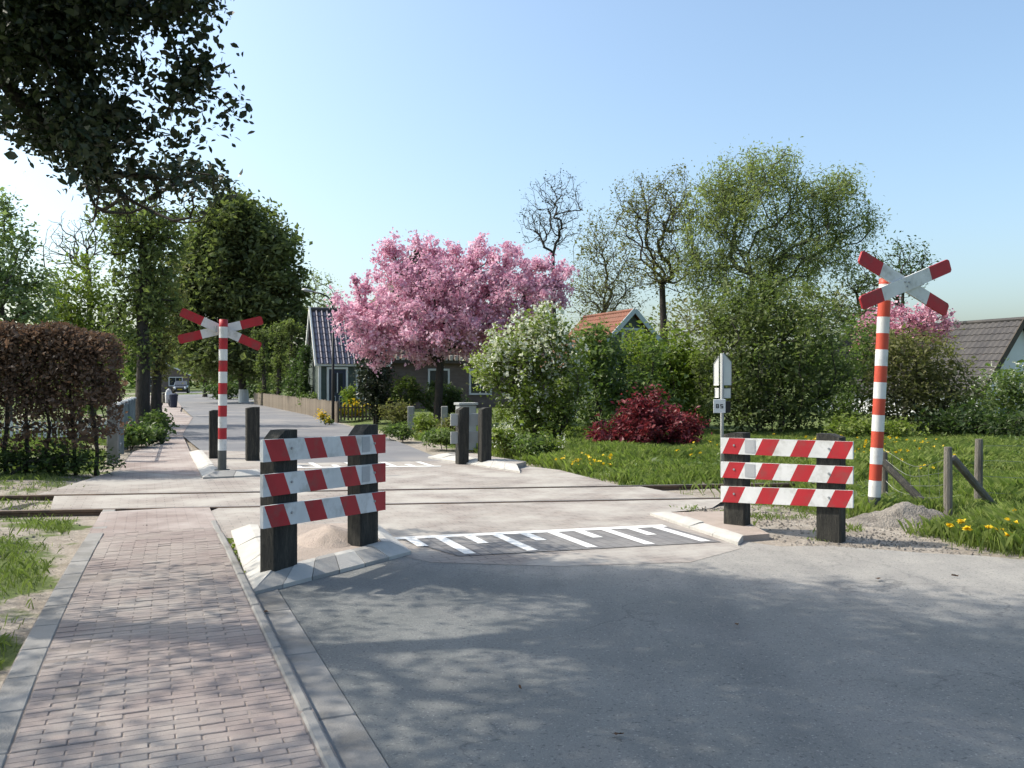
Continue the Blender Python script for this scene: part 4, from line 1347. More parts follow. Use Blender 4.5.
# main block with its pyramid roof
wall_box(house, "wall", HC, 2.6, 13.3, 3.6, 12.4, -0.1, 2.62, M["house_brick"])
pk = hp(7.2, 8.0, 9.2)
e0, e1, e2, e3 = hp(2.4, 3.3, 2.62), hp(13.6, 3.3, 2.62), hp(13.6, 12.7, 2.62), hp(2.4, 12.7, 2.62)
for a, b in ((e0, e1), (e1, e2), (e2, e3), (e3, e0)):
    mm = (a + b) / 2; dd = (b - a) / np.linalg.norm(b - a)
    tile_slope(house, "roof_tiles", a, b, pk - dd * 0.1, pk + dd * 0.1, 0.3, 0.35, M["brown_tile"], 0.05)
for k in range(38):
    s_ = 2.6 + k * 0.29
    MB().bevbox(hp(s_, 3.24, 2.72), RR * 0.085, RD * 0.05, (0, 0, 0.14), 0.03).build("eave_tile", M["cream_tile"], house)
MB().obox(hp(8.0, 3.30, 2.50), RR * 5.6, RD * 0.06, (0, 0, 0.07)).build("gutter", M["dark_picket"], house)
window(house, 6.4, 7.5, 0.8, 2.1, 3.6, HC, 1)
window(house, 8.7, 9.9, 0.8, 2.1, 3.6, HC, 1)

def gable_house(name, label, apex, half, eave_z, length, wall_m, roof_m, trim_m, org_side=0, win=True):
    apex = np.asarray(apex, float)
    o = np.array([apex[0], apex[1], 0.0])
    root = thing(name, label, "house", o)
    az = apex[2]
    P = lambda s, t, z: hp(s, t, z, o)
    wl_ = [P(-half + 0.15, 0, -0.1), P(half - 0.15, 0, -0.1), P(half - 0.15, 0, eave_z), P(0, 0, az - 0.12), P(-half + 0.15, 0, eave_z)]
    fix_normals(MB().prism(wl_, RD * (length - 0.3)).build("wall", M[wall_m], root))
    for sg_ in (-1, 1):
        lo = eave_z - 0.15
        a, b = P(sg_ * (half + 0.1), -0.25, lo), P(sg_ * (half + 0.1), length, lo)
        tile_slope(root, "roof_tiles", a, b, P(0, -0.25, az), P(0, length, az), 0.26, 0.33, M[roof_m], 0.04)
        d = P(0, -0.29, az + 0.03) - P(sg_ * (half + 0.12), -0.29, lo)
        c = (P(0, -0.29, az + 0.03) + P(sg_ * (half + 0.12), -0.29, lo)) / 2
        up = np.cross(d, RD); up /= np.linalg.norm(up)
        MB().obox(c + RD * 0.004 * sg_, d / 2, RD * 0.025, up * 0.11).build("barge_board", M[trim_m], root)
    MB().tube([P(0, -0.25, az + 0.03), P(0, length, az + 0.03)], 0.09, 8).build("ridge", M[roof_m], root)
    return root
cot = gable_house("cottage", "small cottage with an orange red tile roof and pale blue gable boards", at(632, 311, 42), 2.6, 2.3, 5.0, "green_boards", "red_tile", "trim_pale_blue")
co = np.array([at(632, 311, 42)[0], 42.0, 0.0])
window(cot, -0.55, 0.55, 3.2, 4.0, 0.0, co, 1, "trim_pale_blue", 0.06)
gable_house("bungalow", "white gabled house with a dark roof at the right edge", at(1019, 320, 34), 2.3, 1.1, 9.0, "house_white", "dark_tile", "dark_picket")
far_house = gable_house("far_house", "brown house far down the road behind the parked car", at(164, 363, 112), 3.2, 2.3, 7.0, "house_brick", "brown_tile", "trim_white")
fo = np.array([at(164, 363, 112)[0], 112.0, 0.0])
window(far_house, -2.2, -0.7, 0.8, 1.9, 0.0, fo, 1)
window(far_house, 0.6, 2.2, 0.8, 1.9, 0.0, fo, 1)
# greenhouse-like shed whose pale roof edge shows in the shrubs
so = np.array([at(700, 372, 27)[0], 27.0, 0.0])
shed = thing("garden_shed", "dark shed with a pale blue roof edge half hidden in the shrubs", "shed", so)
MB().hexa([hp(-1.2, 0, -0.1, so), hp(0.35, 0, -0.1, so), hp(0.35, 1.6, -0.1, so), hp(-1.2, 1.6, -0.1, so)],
          [hp(-1.2, 0, 2.15, so), hp(0.35, 0, 1.70, so), hp(0.35, 1.6, 1.70, so), hp(-1.2, 1.6, 2.15, so)]).build("wall", M["dark_picket"], shed)
a, b = hp(-1.3, -0.1, 2.24, so), hp(0.45, -0.1, 1.76, so)
MB().obox((a + b) / 2 + RD * 0.85, (b - a) / 2, RD * 0.95, (0, 0, 0.04)).build("roof", M["trim_pale_blue"], shed)

# ------------------------------------------------------------------ fences by the houses
pf = thing("plank_fence", "low weathered plank fence along the far road in front of the farmhouse", "fence", (*G(337, 421)[:2], 0.0))
pA = np.array([*G(337, 421)[:2], 0]); pB = np.array([-16.9, 57.0, 0])
d = (pB - pA) / np.linalg.norm(pB - pA); LN = np.linalg.norm(pB - pA); nrm2 = np.array([d[1], -d[0], 0])
q = MB().bevbox((0, 0, 0.32), (0.058, 0, 0), (0, 0.011, 0), (0, 0, 0.42), 0.006)
plank_me = raw_mesh("plank", np.vstack(q.v), [i for f in q.f for i in f], [len(f) for f in q.f], [M["fence_plank"]])
k = 0; s = 0.0
while s < LN:
    p = pA + d * s
    instance(plank_me, "plank", tuple(p - np.array(pf.location) + [0, 0, rng.normal() * 0.012]), (0, rng.normal() * 0.01, math.atan2(d[1], d[0])), pf)
    s += 0.138
for s in np.arange(0, LN, 2.4):
    p = pA + d * s - nrm2 * 0.0
    MB().bevbox(p + [0, 0, 0.33] + d * 0.07 - np.array([nrm2[0], nrm2[1], 0]) * -0.06, d * 0.04, nrm2 * 0.04, (0, 0, 0.43), 0.008).build("post", M["grey_wood"], pf)
kf = thing("picket_fence", "low dark picket fence in front of the farmhouse garden", "fence", (*G(362, 425)[:2], 0.0))
kA = pA + np.array([0.12, -0.1, 0]); kB = np.array([*G(402, 421)[:2], 0])
d2 = (kB - kA) / np.linalg.norm(kB - kA); L2 = np.linalg.norm(kB - kA)
q = MB().prism([(-0.03, -0.008, 0.03), (0.03, -0.008, 0.03), (0.03, -0.008, 0.60), (0, -0.008, 0.66), (-0.03, -0.008, 0.60)], (0, 0.016, 0))
picket_me = raw_mesh("picket", np.vstack(q.v), [i for f in q.f for i in f], [len(f) for f in q.f], [M["dark_picket"]])
for s in np.arange(0.05, L2, 0.135):
    p = kA + d2 * s
    instance(picket_me, "picket", tuple(p - np.array(kf.location)), (0, rng.normal() * 0.015, math.atan2(d2[1], d2[0])), kf)
for z in (0.16, 0.50):
    MB().obox((kA + kB) / 2 + [0, 0.03, z], d2 * L2 / 2, np.array([-d2[1], d2[0], 0]) * 0.012, (0, 0, 0.025)).build("rail", M["dark_picket"], kf)
for i, (px, lab) in enumerate(((411, "left of the two short concrete posts in front of the farmhouse shrubs"), (444.5, "right of the two short concrete posts in front of the farmhouse shrubs"))):
    p = np.array([at(px, 420, 27)[0], 27.0, 0.0])
    o = MB().bevbox(p + [0, 0, 0.32], (0.10, 0, 0), (0, 0.09, 0), (0, 0, 0.42), 0.02).build_at("concrete_post", M["concrete_post"], p)
    tag(o, lab, "post", "short concrete posts")

# grey railing along the left footpath
gf = thing("garden_railing", "blue grey metal railing with pale caps along the left footpath", "fence", (*G(116, 460)[:2], 0.0))
r0, r1 = np.array([-7.62, 16.6, 0]), np.array([-10.1, 23.2, 0])
dg = (r1 - r0) / np.linalg.norm(r1 - r0); ng = np.array([dg[1], -dg[0], 0]); LG = np.linalg.norm(r1 - r0)
for i, s in enumerate(np.linspace(0, LG, 7)):
    p = r0 + dg * s
    po = MB().bevbox(p + [0, 0, 0.50], ng * (0.10 if i == 0 else 0.055), dg * (0.07 if i == 0 else 0.055), (0, 0, 0.55), 0.012).build("post", M["concrete_post"] if i == 0 else M["blue_grey_metal"], gf)
    MB().bevbox(p + [0, 0, 1.07], ng * (0.12 if i == 0 else 0.075), dg * (0.09 if i == 0 else 0.075), (0, 0, 0.02), 0.012).build("cap", M["trim_white"], po)
for z in (0.18, 0.98):
    MB().obox((r0 + r1) / 2 + [0, 0, z], dg * (LG / 2 - 0.06), ng * 0.018, (0, 0, 0.022)).build("rail", M["blue_grey_metal"], gf)
for s in np.arange(0.3, LG, 0.36):
    MB().obox(r0 + dg * s + [0, 0, 0.58], ng * 0.008, dg * 0.012, (0, 0, 0.378)).build("bar", M["blue_grey_metal"], gf)
# white picket edging in the garden behind the hedge
wpk = thing("picket_fence", "white picket edging across the lawn behind the brown hedge", "fence", (-13.0, 23.0, 0.0))
q = MB().prism([(-0.035, -0.008, 0), (0.035, -0.008, 0), (0.035, -0.008, 0.42), (0, -0.008, 0.48), (-0.035, -0.008, 0.42)], (0, 0.016, 0))
wp_me = raw_mesh("picket", np.vstack(q.v), [i for f in q.f for i in f], [len(f) for f in q.f], [M["trim_white"]])
for x in np.arange(-14.2, -10.6, 0.14):
    instance(wp_me, "picket", (x + 13.0, 0.1 * (x + 13), 0), (0, 0, 0.1), wpk)
MB().obox((-12.4, 23.09, 0.30), (1.8, 0.18, 0), (0, 0.012, 0), (0, 0, 0.025)).build("rail", M["trim_white"], wpk)

# ------------------------------------------------------------------ street lamp
lb = np.array([at(333, 420, 33)[0], 33.0, 0.0])
lamp = thing("street_lamp", "slender street lamp with a curved arm beside the farmhouse", "street lamp", lb)
MB().tube([lb - [0, 0, 0.1], lb + [0, 0, 1.0], lb + [0, 0, 4.25]], [0.06, 0.055, 0.035], 10).build("post", M["black_paint"], lamp, smooth=True)
arc = [at(333, 309, 33), at(332, 303, 33), at(328, 297, 33), at(321, 293.5, 33), at(313, 292, 33)]
MB().tube(arc, 0.03, 8).build("arm", M["black_paint"], lamp, smooth=True)
hd = MB().tube([at(314, 292, 33), at(310, 291, 33), at(305, 289.8, 33), at(301.5, 289.5, 33)], [0.03, 0.055, 0.065, 0.02], 10); hd.build("lamp_head", M["steel_grey"], lamp, smooth=True)

# ------------------------------------------------------------------ parked car and scooter far down the road
cx, cy = at(181, 392, 103)[0], 103.0
car = thing("parked_car", "black car with bright headlights parked far down the road", "car", (cx, cy, 0.0))
fwd = np.array([0.3, -0.954, 0]); sid = np.array([0.954, 0.3, 0])
def cpt(s, f, z): return np.array([cx, cy, 0]) + sid * s + fwd * f + np.array([0, 0, z])
def loft(rings, name, mat, parent):
    V, fs = [], []
    k = len(rings[0])
    for r_ in rings: V += r_
    for i in range(len(rings) - 1):
        for j in range(k):
            j2 = (j + 1) % k
            fs.append((i * k + j, i * k + j2, (i + 1) * k + j2, (i + 1) * k + j))
    fs += [tuple(range(k)), tuple(range((len(rings) - 1) * k, len(rings) * k))]
    return fix_normals(MB().add(V, fs).build(name, mat, parent))
def cring(f, w, z0, z1): return [cpt(-w, f, z0), cpt(w, f, z0), cpt(w, f, z1 - 0.1), cpt(w * 0.9, f, z1), cpt(-w * 0.9, f, z1), cpt(-w, f, z1 - 0.1)]
loft([cring(-2.0, 0.72, 0.35, 0.8), cring(-1.7, 0.84, 0.22, 0.92), cring(0.9, 0.86, 0.22, 0.92), cring(1.8, 0.80, 0.22, 0.78), cring(2.0, 0.66, 0.32, 0.66)], "body", M["car_black"], car)
loft([cring(-1.6, 0.74, 0.90, 1.0), cring(-1.1, 0.66, 0.90, 1.42), cring(0.1, 0.66, 0.90, 1.44), cring(0.9, 0.74, 0.90, 0.98)], "cabin", M["window_glass"], car)
for s_ in (-1, 1):
    MB().tube([cpt(s_ * 0.56, 1.93, 0.62), cpt(s_ * 0.56, 2.03, 0.60)], [0.14, 0.12], 10).build("headlight", M["lamp_lens"], car)
    for f_ in (-1.3, 1.25):
        w_ = MB().tube([cpt(s_ * 0.70, f_, 0.31), cpt(s_ * 0.88, f_, 0.31)], 0.31, 14).build("wheel", M["tyre"], car)
        MB().tube([cpt(s_ * 0.88, f_, 0.31), cpt(s_ * 0.895, f_, 0.31)], 0.19, 12).build("rim", M["steel_grey"], w_)
MB().obox(cpt(0, 2.0, 0.45), sid * 0.26, fwd * 0.02, (0, 0, 0.055)).build("number_plate", M["petal_yellow"], car)

sx, sy = at(165.5, 407, 50)[0], 50.0
sc_ = thing("parked_scooter", "dark motor scooter with a white front parked on the far footpath", "scooter", (sx, sy, 0.0))
f2 = np.array([0.75, -0.66, 0]); s2 = np.array([0.66, 0.75, 0])
def spt(s, f, z): return np.array([sx, sy, 0]) + s2 * s + f2 * f + np.array([0, 0, z])
for f_ in (-0.6, 0.62):
    th = np.linspace(0, 2 * math.pi, 17)
    w_ = MB().tube([spt(0, f_ + 0.2 * math.cos(q), 0.25 + 0.2 * math.sin(q)) for q in th], 0.055, 8).build("wheel", M["tyre"], sc_)
loft([[spt(-0.12, -0.85, 0.5), spt(0.12, -0.85, 0.5), spt(0.1, -0.85, 0.72), spt(-0.1, -0.85, 0.72)], [spt(-0.17, -0.5, 0.32), spt(0.17, -0.5, 0.32), spt(0.15, -0.5, 0.74), spt(-0.15, -0.5, 0.74)], [spt(-0.15, -0.05, 0.25), spt(0.15, -0.05, 0.25), spt(0.12, -0.05, 0.70), spt(-0.12, -0.05, 0.70)]], "body", M["car_black"], sc_)
loft([[spt(-0.15, -0.05, 0.22), spt(0.15, -0.05, 0.22), spt(0.15, -0.05, 0.30), spt(-0.15, -0.05, 0.30)], [spt(-0.15, 0.4, 0.22), spt(0.15, 0.4, 0.22), spt(0.15, 0.4, 0.30), spt(-0.15, 0.4, 0.30)]], "footboard", M["car_black"], sc_)
loft([[spt(-0.2, 0.38, 0.25), spt(0.2, 0.38, 0.25), spt(0.2, 0.46, 0.25), spt(-0.2, 0.46, 0.25)], [spt(-0.22, 0.36, 0.7), spt(0.22, 0.36, 0.7), spt(0.22, 0.48, 0.7), spt(-0.22, 0.48, 0.7)], [spt(-0.1, 0.28, 1.0), spt(0.1, 0.28, 1.0), spt(0.1, 0.38, 1.0), spt(-0.1, 0.38, 1.0)]], "front_shield", M["trim_white"], sc_)
loft([[spt(-0.11, -0.8, 0.73), spt(0.11, -0.8, 0.73), spt(0.09, -0.8, 0.80), spt(-0.09, -0.8, 0.80)], [spt(-0.13, -0.1, 0.71), spt(0.13, -0.1, 0.71), spt(0.1, -0.1, 0.79), spt(-0.1, -0.1, 0.79)]], "saddle", M["black_paint"], sc_)
MB().tube([spt(-0.33, 0.22, 1.06), spt(0, 0.32, 1.0), spt(0.33, 0.22, 1.06)], 0.025, 8).build("handlebar", M["black_paint"], sc_)
MB().tube([spt(0, 0.36, 0.98), spt(0, 0.44, 0.97)], 0.08, 10).build("headlight", M["lamp_lens"], sc_)
bx_, by_ = at(173.5, 407, 49)[0], 49.0
bn = thing("litter_bin", "dark blue litter bin on the far footpath beside the scooter", "bin", (bx_, by_, 0))
MB().tube([[bx_, by_, -0.02], [bx_, by_, 0.08], [bx_, by_, 0.68]], [0.17, 0.19, 0.24], 14).build("bucket", M["navy"], bn)
MB().tube([[bx_, by_, 0.68], [bx_, by_, 0.74], [bx_, by_, 0.80]], [0.26, 0.25, 0.10], 14).build("lid", M["navy"], bn)

# ------------------------------------------------------------------ the overhanging tree at the left
def overhead_tree():
    r = np.random.default_rng(21)
    base = np.array([-7.9, 5.6, 0.0])
    root = thing("overhanging_tree", "dark leafy tree whose branches hang into the top left corner", "tree", base)
    L = np.array([[-5.6, 6.2, 6.6, 4.2, 4.6, 3.7], [-4.4, 8.2, 5.0, 2.6, 2.4, 2.0], [-5.0, 4.0, 6.2, 3.4, 3.0, 3.0]])
    P = in_lobes(L, 16000, 2.0, r)
    px = 512 + F * P[:, 0] / P[:, 1]; py = HZ - F * (P[:, 2] - H) / P[:, 1]
    inside = (px > -25) & (py > -25) & (P[:, 1] > 0.5)
    stray = (px > 200) & (py > -140) & (P[:, 1] > 0.5)
    edge = r.uniform(0, 1, len(P)) < 0.2
    right = np.where(edge, 26, 0) + np.interp(py, [-30, 0, 40, 90, 130, 185, 215], [212, 212, 218, 200, 216, 230, 200])
    low = np.where(edge, 20, 0) + np.interp(px, [-30, 20, 60, 90, 130, 170, 240], [124, 130, 148, 170, 182, 198, 200])
    ok_view = ~inside | ((px < right) & (py < low) & (P[:, 1] > 7.2))
    sx_, sy_ = P[:, 0] + 0.914 * P[:, 2], P[:, 1] - 0.168 * P[:, 2]
    lim = np.where(sx_ > -1, 7.75 - 0.42 * (sx_ + 0.94), 6.85)
    ok = ok_view & ~(stray & ~inside) & (sy_ < lim + 0.1) & (P[:, 2] > 2.7)
    ok &= ~((sx_ < 0.3) & ~inside & ((r.uniform(0, 1, len(P)) < 0.45) | (hash_noise(sx_, sy_ * 1.5, 0.8, 6) < 0.45)))
    ok &= ~(inside & (hash_noise(px, py, 30.0, 4) < 0.38))
    P, inside = P[ok], inside[ok]
    A = P[inside][:600]; B = P[~inside][:700]
    T = np.vstack([A, B])
    s = np.linspace(0, 1, 8)[:, None]
    trunk = base * (1 - s) + np.array([-6.6, 6.2, 5.6]) * s
    trunk[:, :2] += np.sin(s * 5) * 0.12
    # leafless twigs that trail below the leaves
    tx, ty = r.uniform(80, 225, 90), r.uniform(165, 222, 90)
    tY = r.uniform(8.2, 9.6, 90)
    TW = np.stack([(tx - 512) / F * tY, tY, H - (ty - HZ) / F * tY], 1)
    T = np.vstack([T, TW])
    N, par, w, paths = skeleton(trunk, T, 0.45, r, 0.25, 0.35)
    mb = MB(); wood(mb, N, w, paths, 0.0055, 0.46, 0.36)
    mb.build("trunk", M["dark_bark"], root, smooth=True)
    ntr = len(trunk)
    tw = N[ntr:]
    tpx = 512 + F * tw[:, 0] / tw[:, 1]; tpy = HZ - F * (tw[:, 2] - H) / tw[:, 1]
    vis = (tpx > -40) & (tpy > -40) & (tpx < 240) & (tpy < np.where(tpx < 70, 160, 196))
    tv = tw[vis]
    k1, k2 = 16000, 72000
    C1 = np.vstack([A[r.integers(0, len(A), k1)] + r.normal(size=(k1, 3)) * 0.115, tv[r.integers(0, len(tv), 6500)] + r.normal(size=(6500, 3)) * 0.08])
    C2 = np.vstack([B[r.integers(0, len(B), k2)] + r.normal(size=(k2, 3)) * 0.25])
    CA = np.vstack([C1, C2]); qx = 512 + F * CA[:, 0] / np.maximum(CA[:, 1], 0.1); qy = HZ - F * (CA[:, 2] - H) / np.maximum(CA[:, 1], 0.1)
    CA = CA[~((qx > -10) & (qy > -10) & (CA[:, 1] < 7.0))]
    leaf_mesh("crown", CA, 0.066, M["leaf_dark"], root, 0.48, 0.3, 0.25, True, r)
overhead_tree()

# ------------------------------------------------------------------ hedges, shrubs and trees, left side
def hedge():
    r = np.random.default_rng(31)
    base = np.array([-8.6, 14.35, 0.0])
    root = thing("beech_hedge", "clipped brown beech hedge with bare stems left of the footpath", "hedge", base)
    C = []
    tt = TT
    n = 56000
    a = r.uniform(-3.4, 2.0, n); dpt = r.normal(size=n) * 0.26
    top = 2.42 + 0.07 * np.sin(a * 2.3) + 0.05 * np.sin(a * 7) - 0.35 * np.clip((a - 1.75) / 0.25, 0, 1) ** 2
    z = 0.35 + (top - 0.35) * r.uniform(0, 1, n) ** 0.62
    keep = (hash_noise(a + 50, z + 9, 0.17, 5) + 0.55 * (z / 2.4) ** 2 + r.uniform(-0.2, 0.2, n)) > 0.50
    P = base + tt * a[:, None] + TN * dpt[:, None]; P[:, 2] = z
    leaf_mesh("foliage", P[keep], 0.066, M["leaf_beech"], root, 0.6, 0.2, 0.1, False, r)
    for s in np.arange(-3.1, 1.95, 0.37):
        s = s + r.normal() * 0.05
        k = 7
        zz = np.linspace(-0.05, 2.3, k)
        pts = base + np.outer(np.full(k, s) + np.cumsum(r.normal(size=k)) * 0.035, tt) + np.outer(np.cumsum(r.normal(size=k)) * 0.03, TN)
        pts[:, 2] = zz
        mb = MB().tube(pts, np.linspace(0.038, 0.014, k) * r.uniform(0.8, 1.25), 6)
        for j in range(2, k - 1):
            for _ in range(4):
                an = r.uniform(0, 6.28); ln = r.uniform(0.15, 0.38)
                e = pts[j] + np.array([math.cos(an) * ln, math.sin(an) * ln * 0.7, r.uniform(0.0, 0.3)])
                mb.tube([pts[j], (pts[j] + e) / 2 + [0, 0, 0.03], e], [0.012, 0.009, 0.004], 3, cap=False)
        mb.build("stem", M["dark_bark"], root, smooth=True)
    return root
hedge()
shrub("ivy_cover", "dark ivy ground cover at the foot of the brown hedge", (-8.4, 14.0, 0), [[-9.6, 14.15, 0.12, 1.5, 0.42, 0.3], [-7.6, 14.35, 0.12, 1.35, 0.42, 0.32]], 160, M["leaf_deep"], 4200, 0.075, 0.11, M["dark_bark"], 33, 5, 0.6, cat="plant", floor=0.0)

DB, BK = M["dark_bark"], M["bark"]
# ivy clad trees along the footpath
p = G(144, 437)
tree("ivy_tree", "tall ivy clad tree at the edge of the left footpath", "tree", (p[0], p[1], 0), at(143, 240, p[1]),
     [lobe(140, 245, p[1], 80, 100, 2.0), lobe(120, 225, p[1], 60, 60, 2.0), lobe(160, 230, p[1], 60, 70, 2.0), lobe(135, 330, p[1], 62, 90, 1.5), lobe(150, 290, p[1], 62, 80, 1.7)],
     420, M["leaf_ivy"], 9500, 0.115, 0.17, DB, 0.010, 0.22, 41, twig_leaf=0.35, up=0.2)
p = np.array([at(156, 430, 30)[0], 30.0, 0])
tree("ivy_tree", "slimmer ivy clad tree just behind the tall one on the left footpath", "tree", p, at(158, 290, 30),
     [lobe(162, 300, 30, 44, 100, 1.6), lobe(160, 350, 30, 34, 60, 1.3)], 180, M["leaf_olive"], 5200, 0.12, 0.2, DB, 0.010, 0.2, 42, twig_leaf=0.4)
for i, (px, py, w_, h_, lab) in enumerate(((128, 440, 46, 22, "low leafy plant at the foot of the ivy tree on the left"), (158, 430, 26, 26, "small green plant beside the far footpath under the ivy trees"))):
    g0 = np.array([*G(px, py + 8)[:2], 0.0])
    shrub("verge_plant", lab, g0, [lobe(px, py - 4, g0[1], w_, h_)], 50, M["leaf_mid"], 1500, 0.10, 0.12, DB, 60 + i, 4, 0.2, cat="plant")
p = np.array([at(150, 440, 21)[0], 21.0, 0])
shrub("verge_plant", "grassy green tuft spilling onto the footpath before the tall ivy tree", p, [lobe(140, 443, 21, 60, 14)], 60, M["leaf_deep"], 2000, 0.10, 0.12, DB, 63, 5, 0.5, cat="plant")

# pale fresh green trees behind the hedge
Y = 26
tree("young_tree", "pale fresh green tree at the left edge behind the hedge", "tree", (at(8, 430, Y)[0], Y, 0), at(10, 330, Y),
     [lobe(2, 250, Y, 74, 110), lobe(22, 300, Y, 70, 80), lobe(-30, 300, Y, 80, 120), lobe(0, 215, Y, 26, 60)], 300, M["leaf_pale"], 9000, 0.13, 0.24, BK, 0.009, 0.12, 43)
Y = 29
shrub("garden_shrub", "light green shrub behind the hedge, left of the ivy trees", (at(75, 430, Y)[0], Y, 0), [lobe(60, 310, Y, 80, 90), lobe(95, 320, Y, 56, 90), lobe(75, 350, Y, 100, 70), lobe(85, 280, Y, 40, 60)], 300, M["leaf_fresh"], 8500, 0.13, 0.24, BK, 44, 6, 0.5)
Y = 33
shrub("garden_shrub", "dark green clipped shrub low behind the grey railing", (at(100, 420, Y)[0], Y, 0), [lobe(85, 392, Y, 90, 44), lobe(40, 390, Y, 70, 46)], 160, M["leaf_mid"], 5000, 0.12, 0.2, DB, 45, 5, 0.6)
Y = 38
tree("bare_tree", "leafless twiggy tree behind the hedge, left of the ivy trees", "tree", (at(92, 420, Y)[0], Y, 0), at(90, 290, Y), [lobe(72, 250, Y, 66, 80), lobe(92, 240, Y, 50, 70)], 340, M["leaf_olive"], 300, 0.08, 0.2, DB, 0.009, 0.16, 46, twig_leaf=0.9)

# the big dark chestnut at the far end
Y = 60
p = np.array([at(243.5, 402, Y)[0], Y, 0])
ch = tree("chestnut_tree", "big round dark green tree over the far road with white painted trunk foot", "tree", p, at(243, 330, Y),
     [lobe(243, 265, Y, 122, 130), lobe(215, 300, Y, 80, 110), lobe(272, 305, Y, 70, 110), lobe(235, 225, Y, 74, 60), lobe(265, 250, Y, 66, 80), lobe(240, 350, Y, 120, 60), lobe(200, 330, Y, 60, 90), lobe(285, 350, Y, 44, 60), lobe(192, 280, Y, 50, 90), lobe(292, 310, Y, 40, 90), lobe(225, 245, Y, 90, 80), lobe(185, 300, Y, 44, 110)],
     820, M["leaf_chestnut"], 56000, 0.33, 0.5, DB, 0.016, 0.30, 47, shell=2.6, twig_leaf=0.3)
MB().tube([p + [0, 0, -0.05], p + [0, 0, 0.9]], [0.37, 0.31], 14).build("painted_foot", M["trim_white"], ch)
Y = 80
tree("far_tree", "dull green tree far behind the black car", "tree", (at(205, 398, Y)[0], Y, 0), at(205, 360, Y), [lobe(205, 350, Y, 70, 70), lobe(222, 365, Y, 50, 50), lobe(190, 340, Y, 40, 50)], 160, M["leaf_olive"], 4200, 0.32, 0.5, DB, 0.02, 0.2, 48)
Y = 100
tree("far_tree", "pale twiggy tree far off between the dark tree and the street lamp", "tree", (at(318, 398, Y)[0], Y, 0), at(318, 350, Y), [lobe(320, 310, Y, 46, 90), lobe(335, 330, Y, 30, 60), lobe(305, 300, Y, 30, 60)], 260, M["leaf_willow"], 2600, 0.26, 0.5, BK, 0.018, 0.25, 49)
Y = 130
tree("far_tree", "hazy tree filling the gap above the far house", "tree", (at(140, 395, Y)[0], Y, 0), at(140, 350, Y), [lobe(150, 350, Y, 80, 50), lobe(120, 345, Y, 80, 60), lobe(185, 345, Y, 50, 50)], 160, M["leaf_deep"], 4200, 0.6, 0.8, DB, 0.03, 0.3, 50)
# pollards clad in ivy by the far roadside
for i, (px, top, Y, w_, lab) in enumerate(((264, 330, 53, 15, "left of three ivy clad pollards at the far roadside"), (279, 326, 51, 15, "middle one of three ivy clad pollards at the far roadside"), (291, 322, 50, 14, "right of three ivy clad pollards at the far roadside"))):
    p = np.array([at(px, 405, Y)[0], Y, 0])
    tree("ivy_pollard", lab, "tree", p, at(px, top + 14, Y), [lobe(px, 365, Y, w_, 75, 0.9), lobe(px - 1, top + 6, Y, w_ + 9, 18, 1.2)], 90, M["leaf_ivy"], 2000, 0.14, 0.16, DB, 0.014, 0.17, 51 + i, group="ivy clad pollards by the far road", twig_leaf=0.3)
Y = 44
shrub("yew_bush", "dark cone shaped bush left of the farmhouse door", (at(301, 412, Y)[0], Y, 0), [lobe(301, 385, Y, 34, 44), lobe(302, 370, Y, 20, 30)], 130, M["leaf_deep"], 4500, 0.13, 0.17, DB, 55, 3, 0.2)
Y = 41.2
shrub("wall_ivy", "dark ivy climbing the road side gable of the farmhouse", (at(304, 412, Y)[0], Y, 0), [lobe(305, 385, Y, 15, 50, 0.6), lobe(304, 360, Y, 13, 40, 0.5)], 90, M["leaf_deep"], 2600, 0.11, 0.12, DB, 58, 2, 0.1)
Y = 70
for i, px in enumerate((222, 262)):
    shrub("far_shrub", "low dark shrub %s the white footed tree" % ("left of" if i == 0 else "right of"), (at(px, 398, Y)[0], Y, 0), [lobe(px, 390, Y, 40, 18)], 60, M["leaf_deep"], 1500, 0.2, 0.28, DB, 56 + i, 3, 0.4)

# the wood that closes the view far behind everything
def far_wood():
    r = np.random.default_rng(140)
    o = bpy.data.objects.new("distant_wood", None); col.objects.link(o)
    o.location = (0, 170, 0); tag(o, "hazy line of far off trees closing the horizon", "trees", None, "stuff")
    n = 26000
    x = r.uniform(-190, 190, n)
    top = 4.0 + 5.0 * hash_noise(x, x * 0, 14, 3) + 2.0 * hash_noise(x, x * 0, 4, 4)
    C = np.stack([x, 170 + r.normal(size=n) * 4 + 8 * np.sin(x * 0.03), top * r.uniform(0, 1, n) ** 0.7], 1)
    leaf_mesh("foliage", C, 1.3, M["leaf_mid"], o, 0.7, 0.3, 0, False, r)
far_wood()

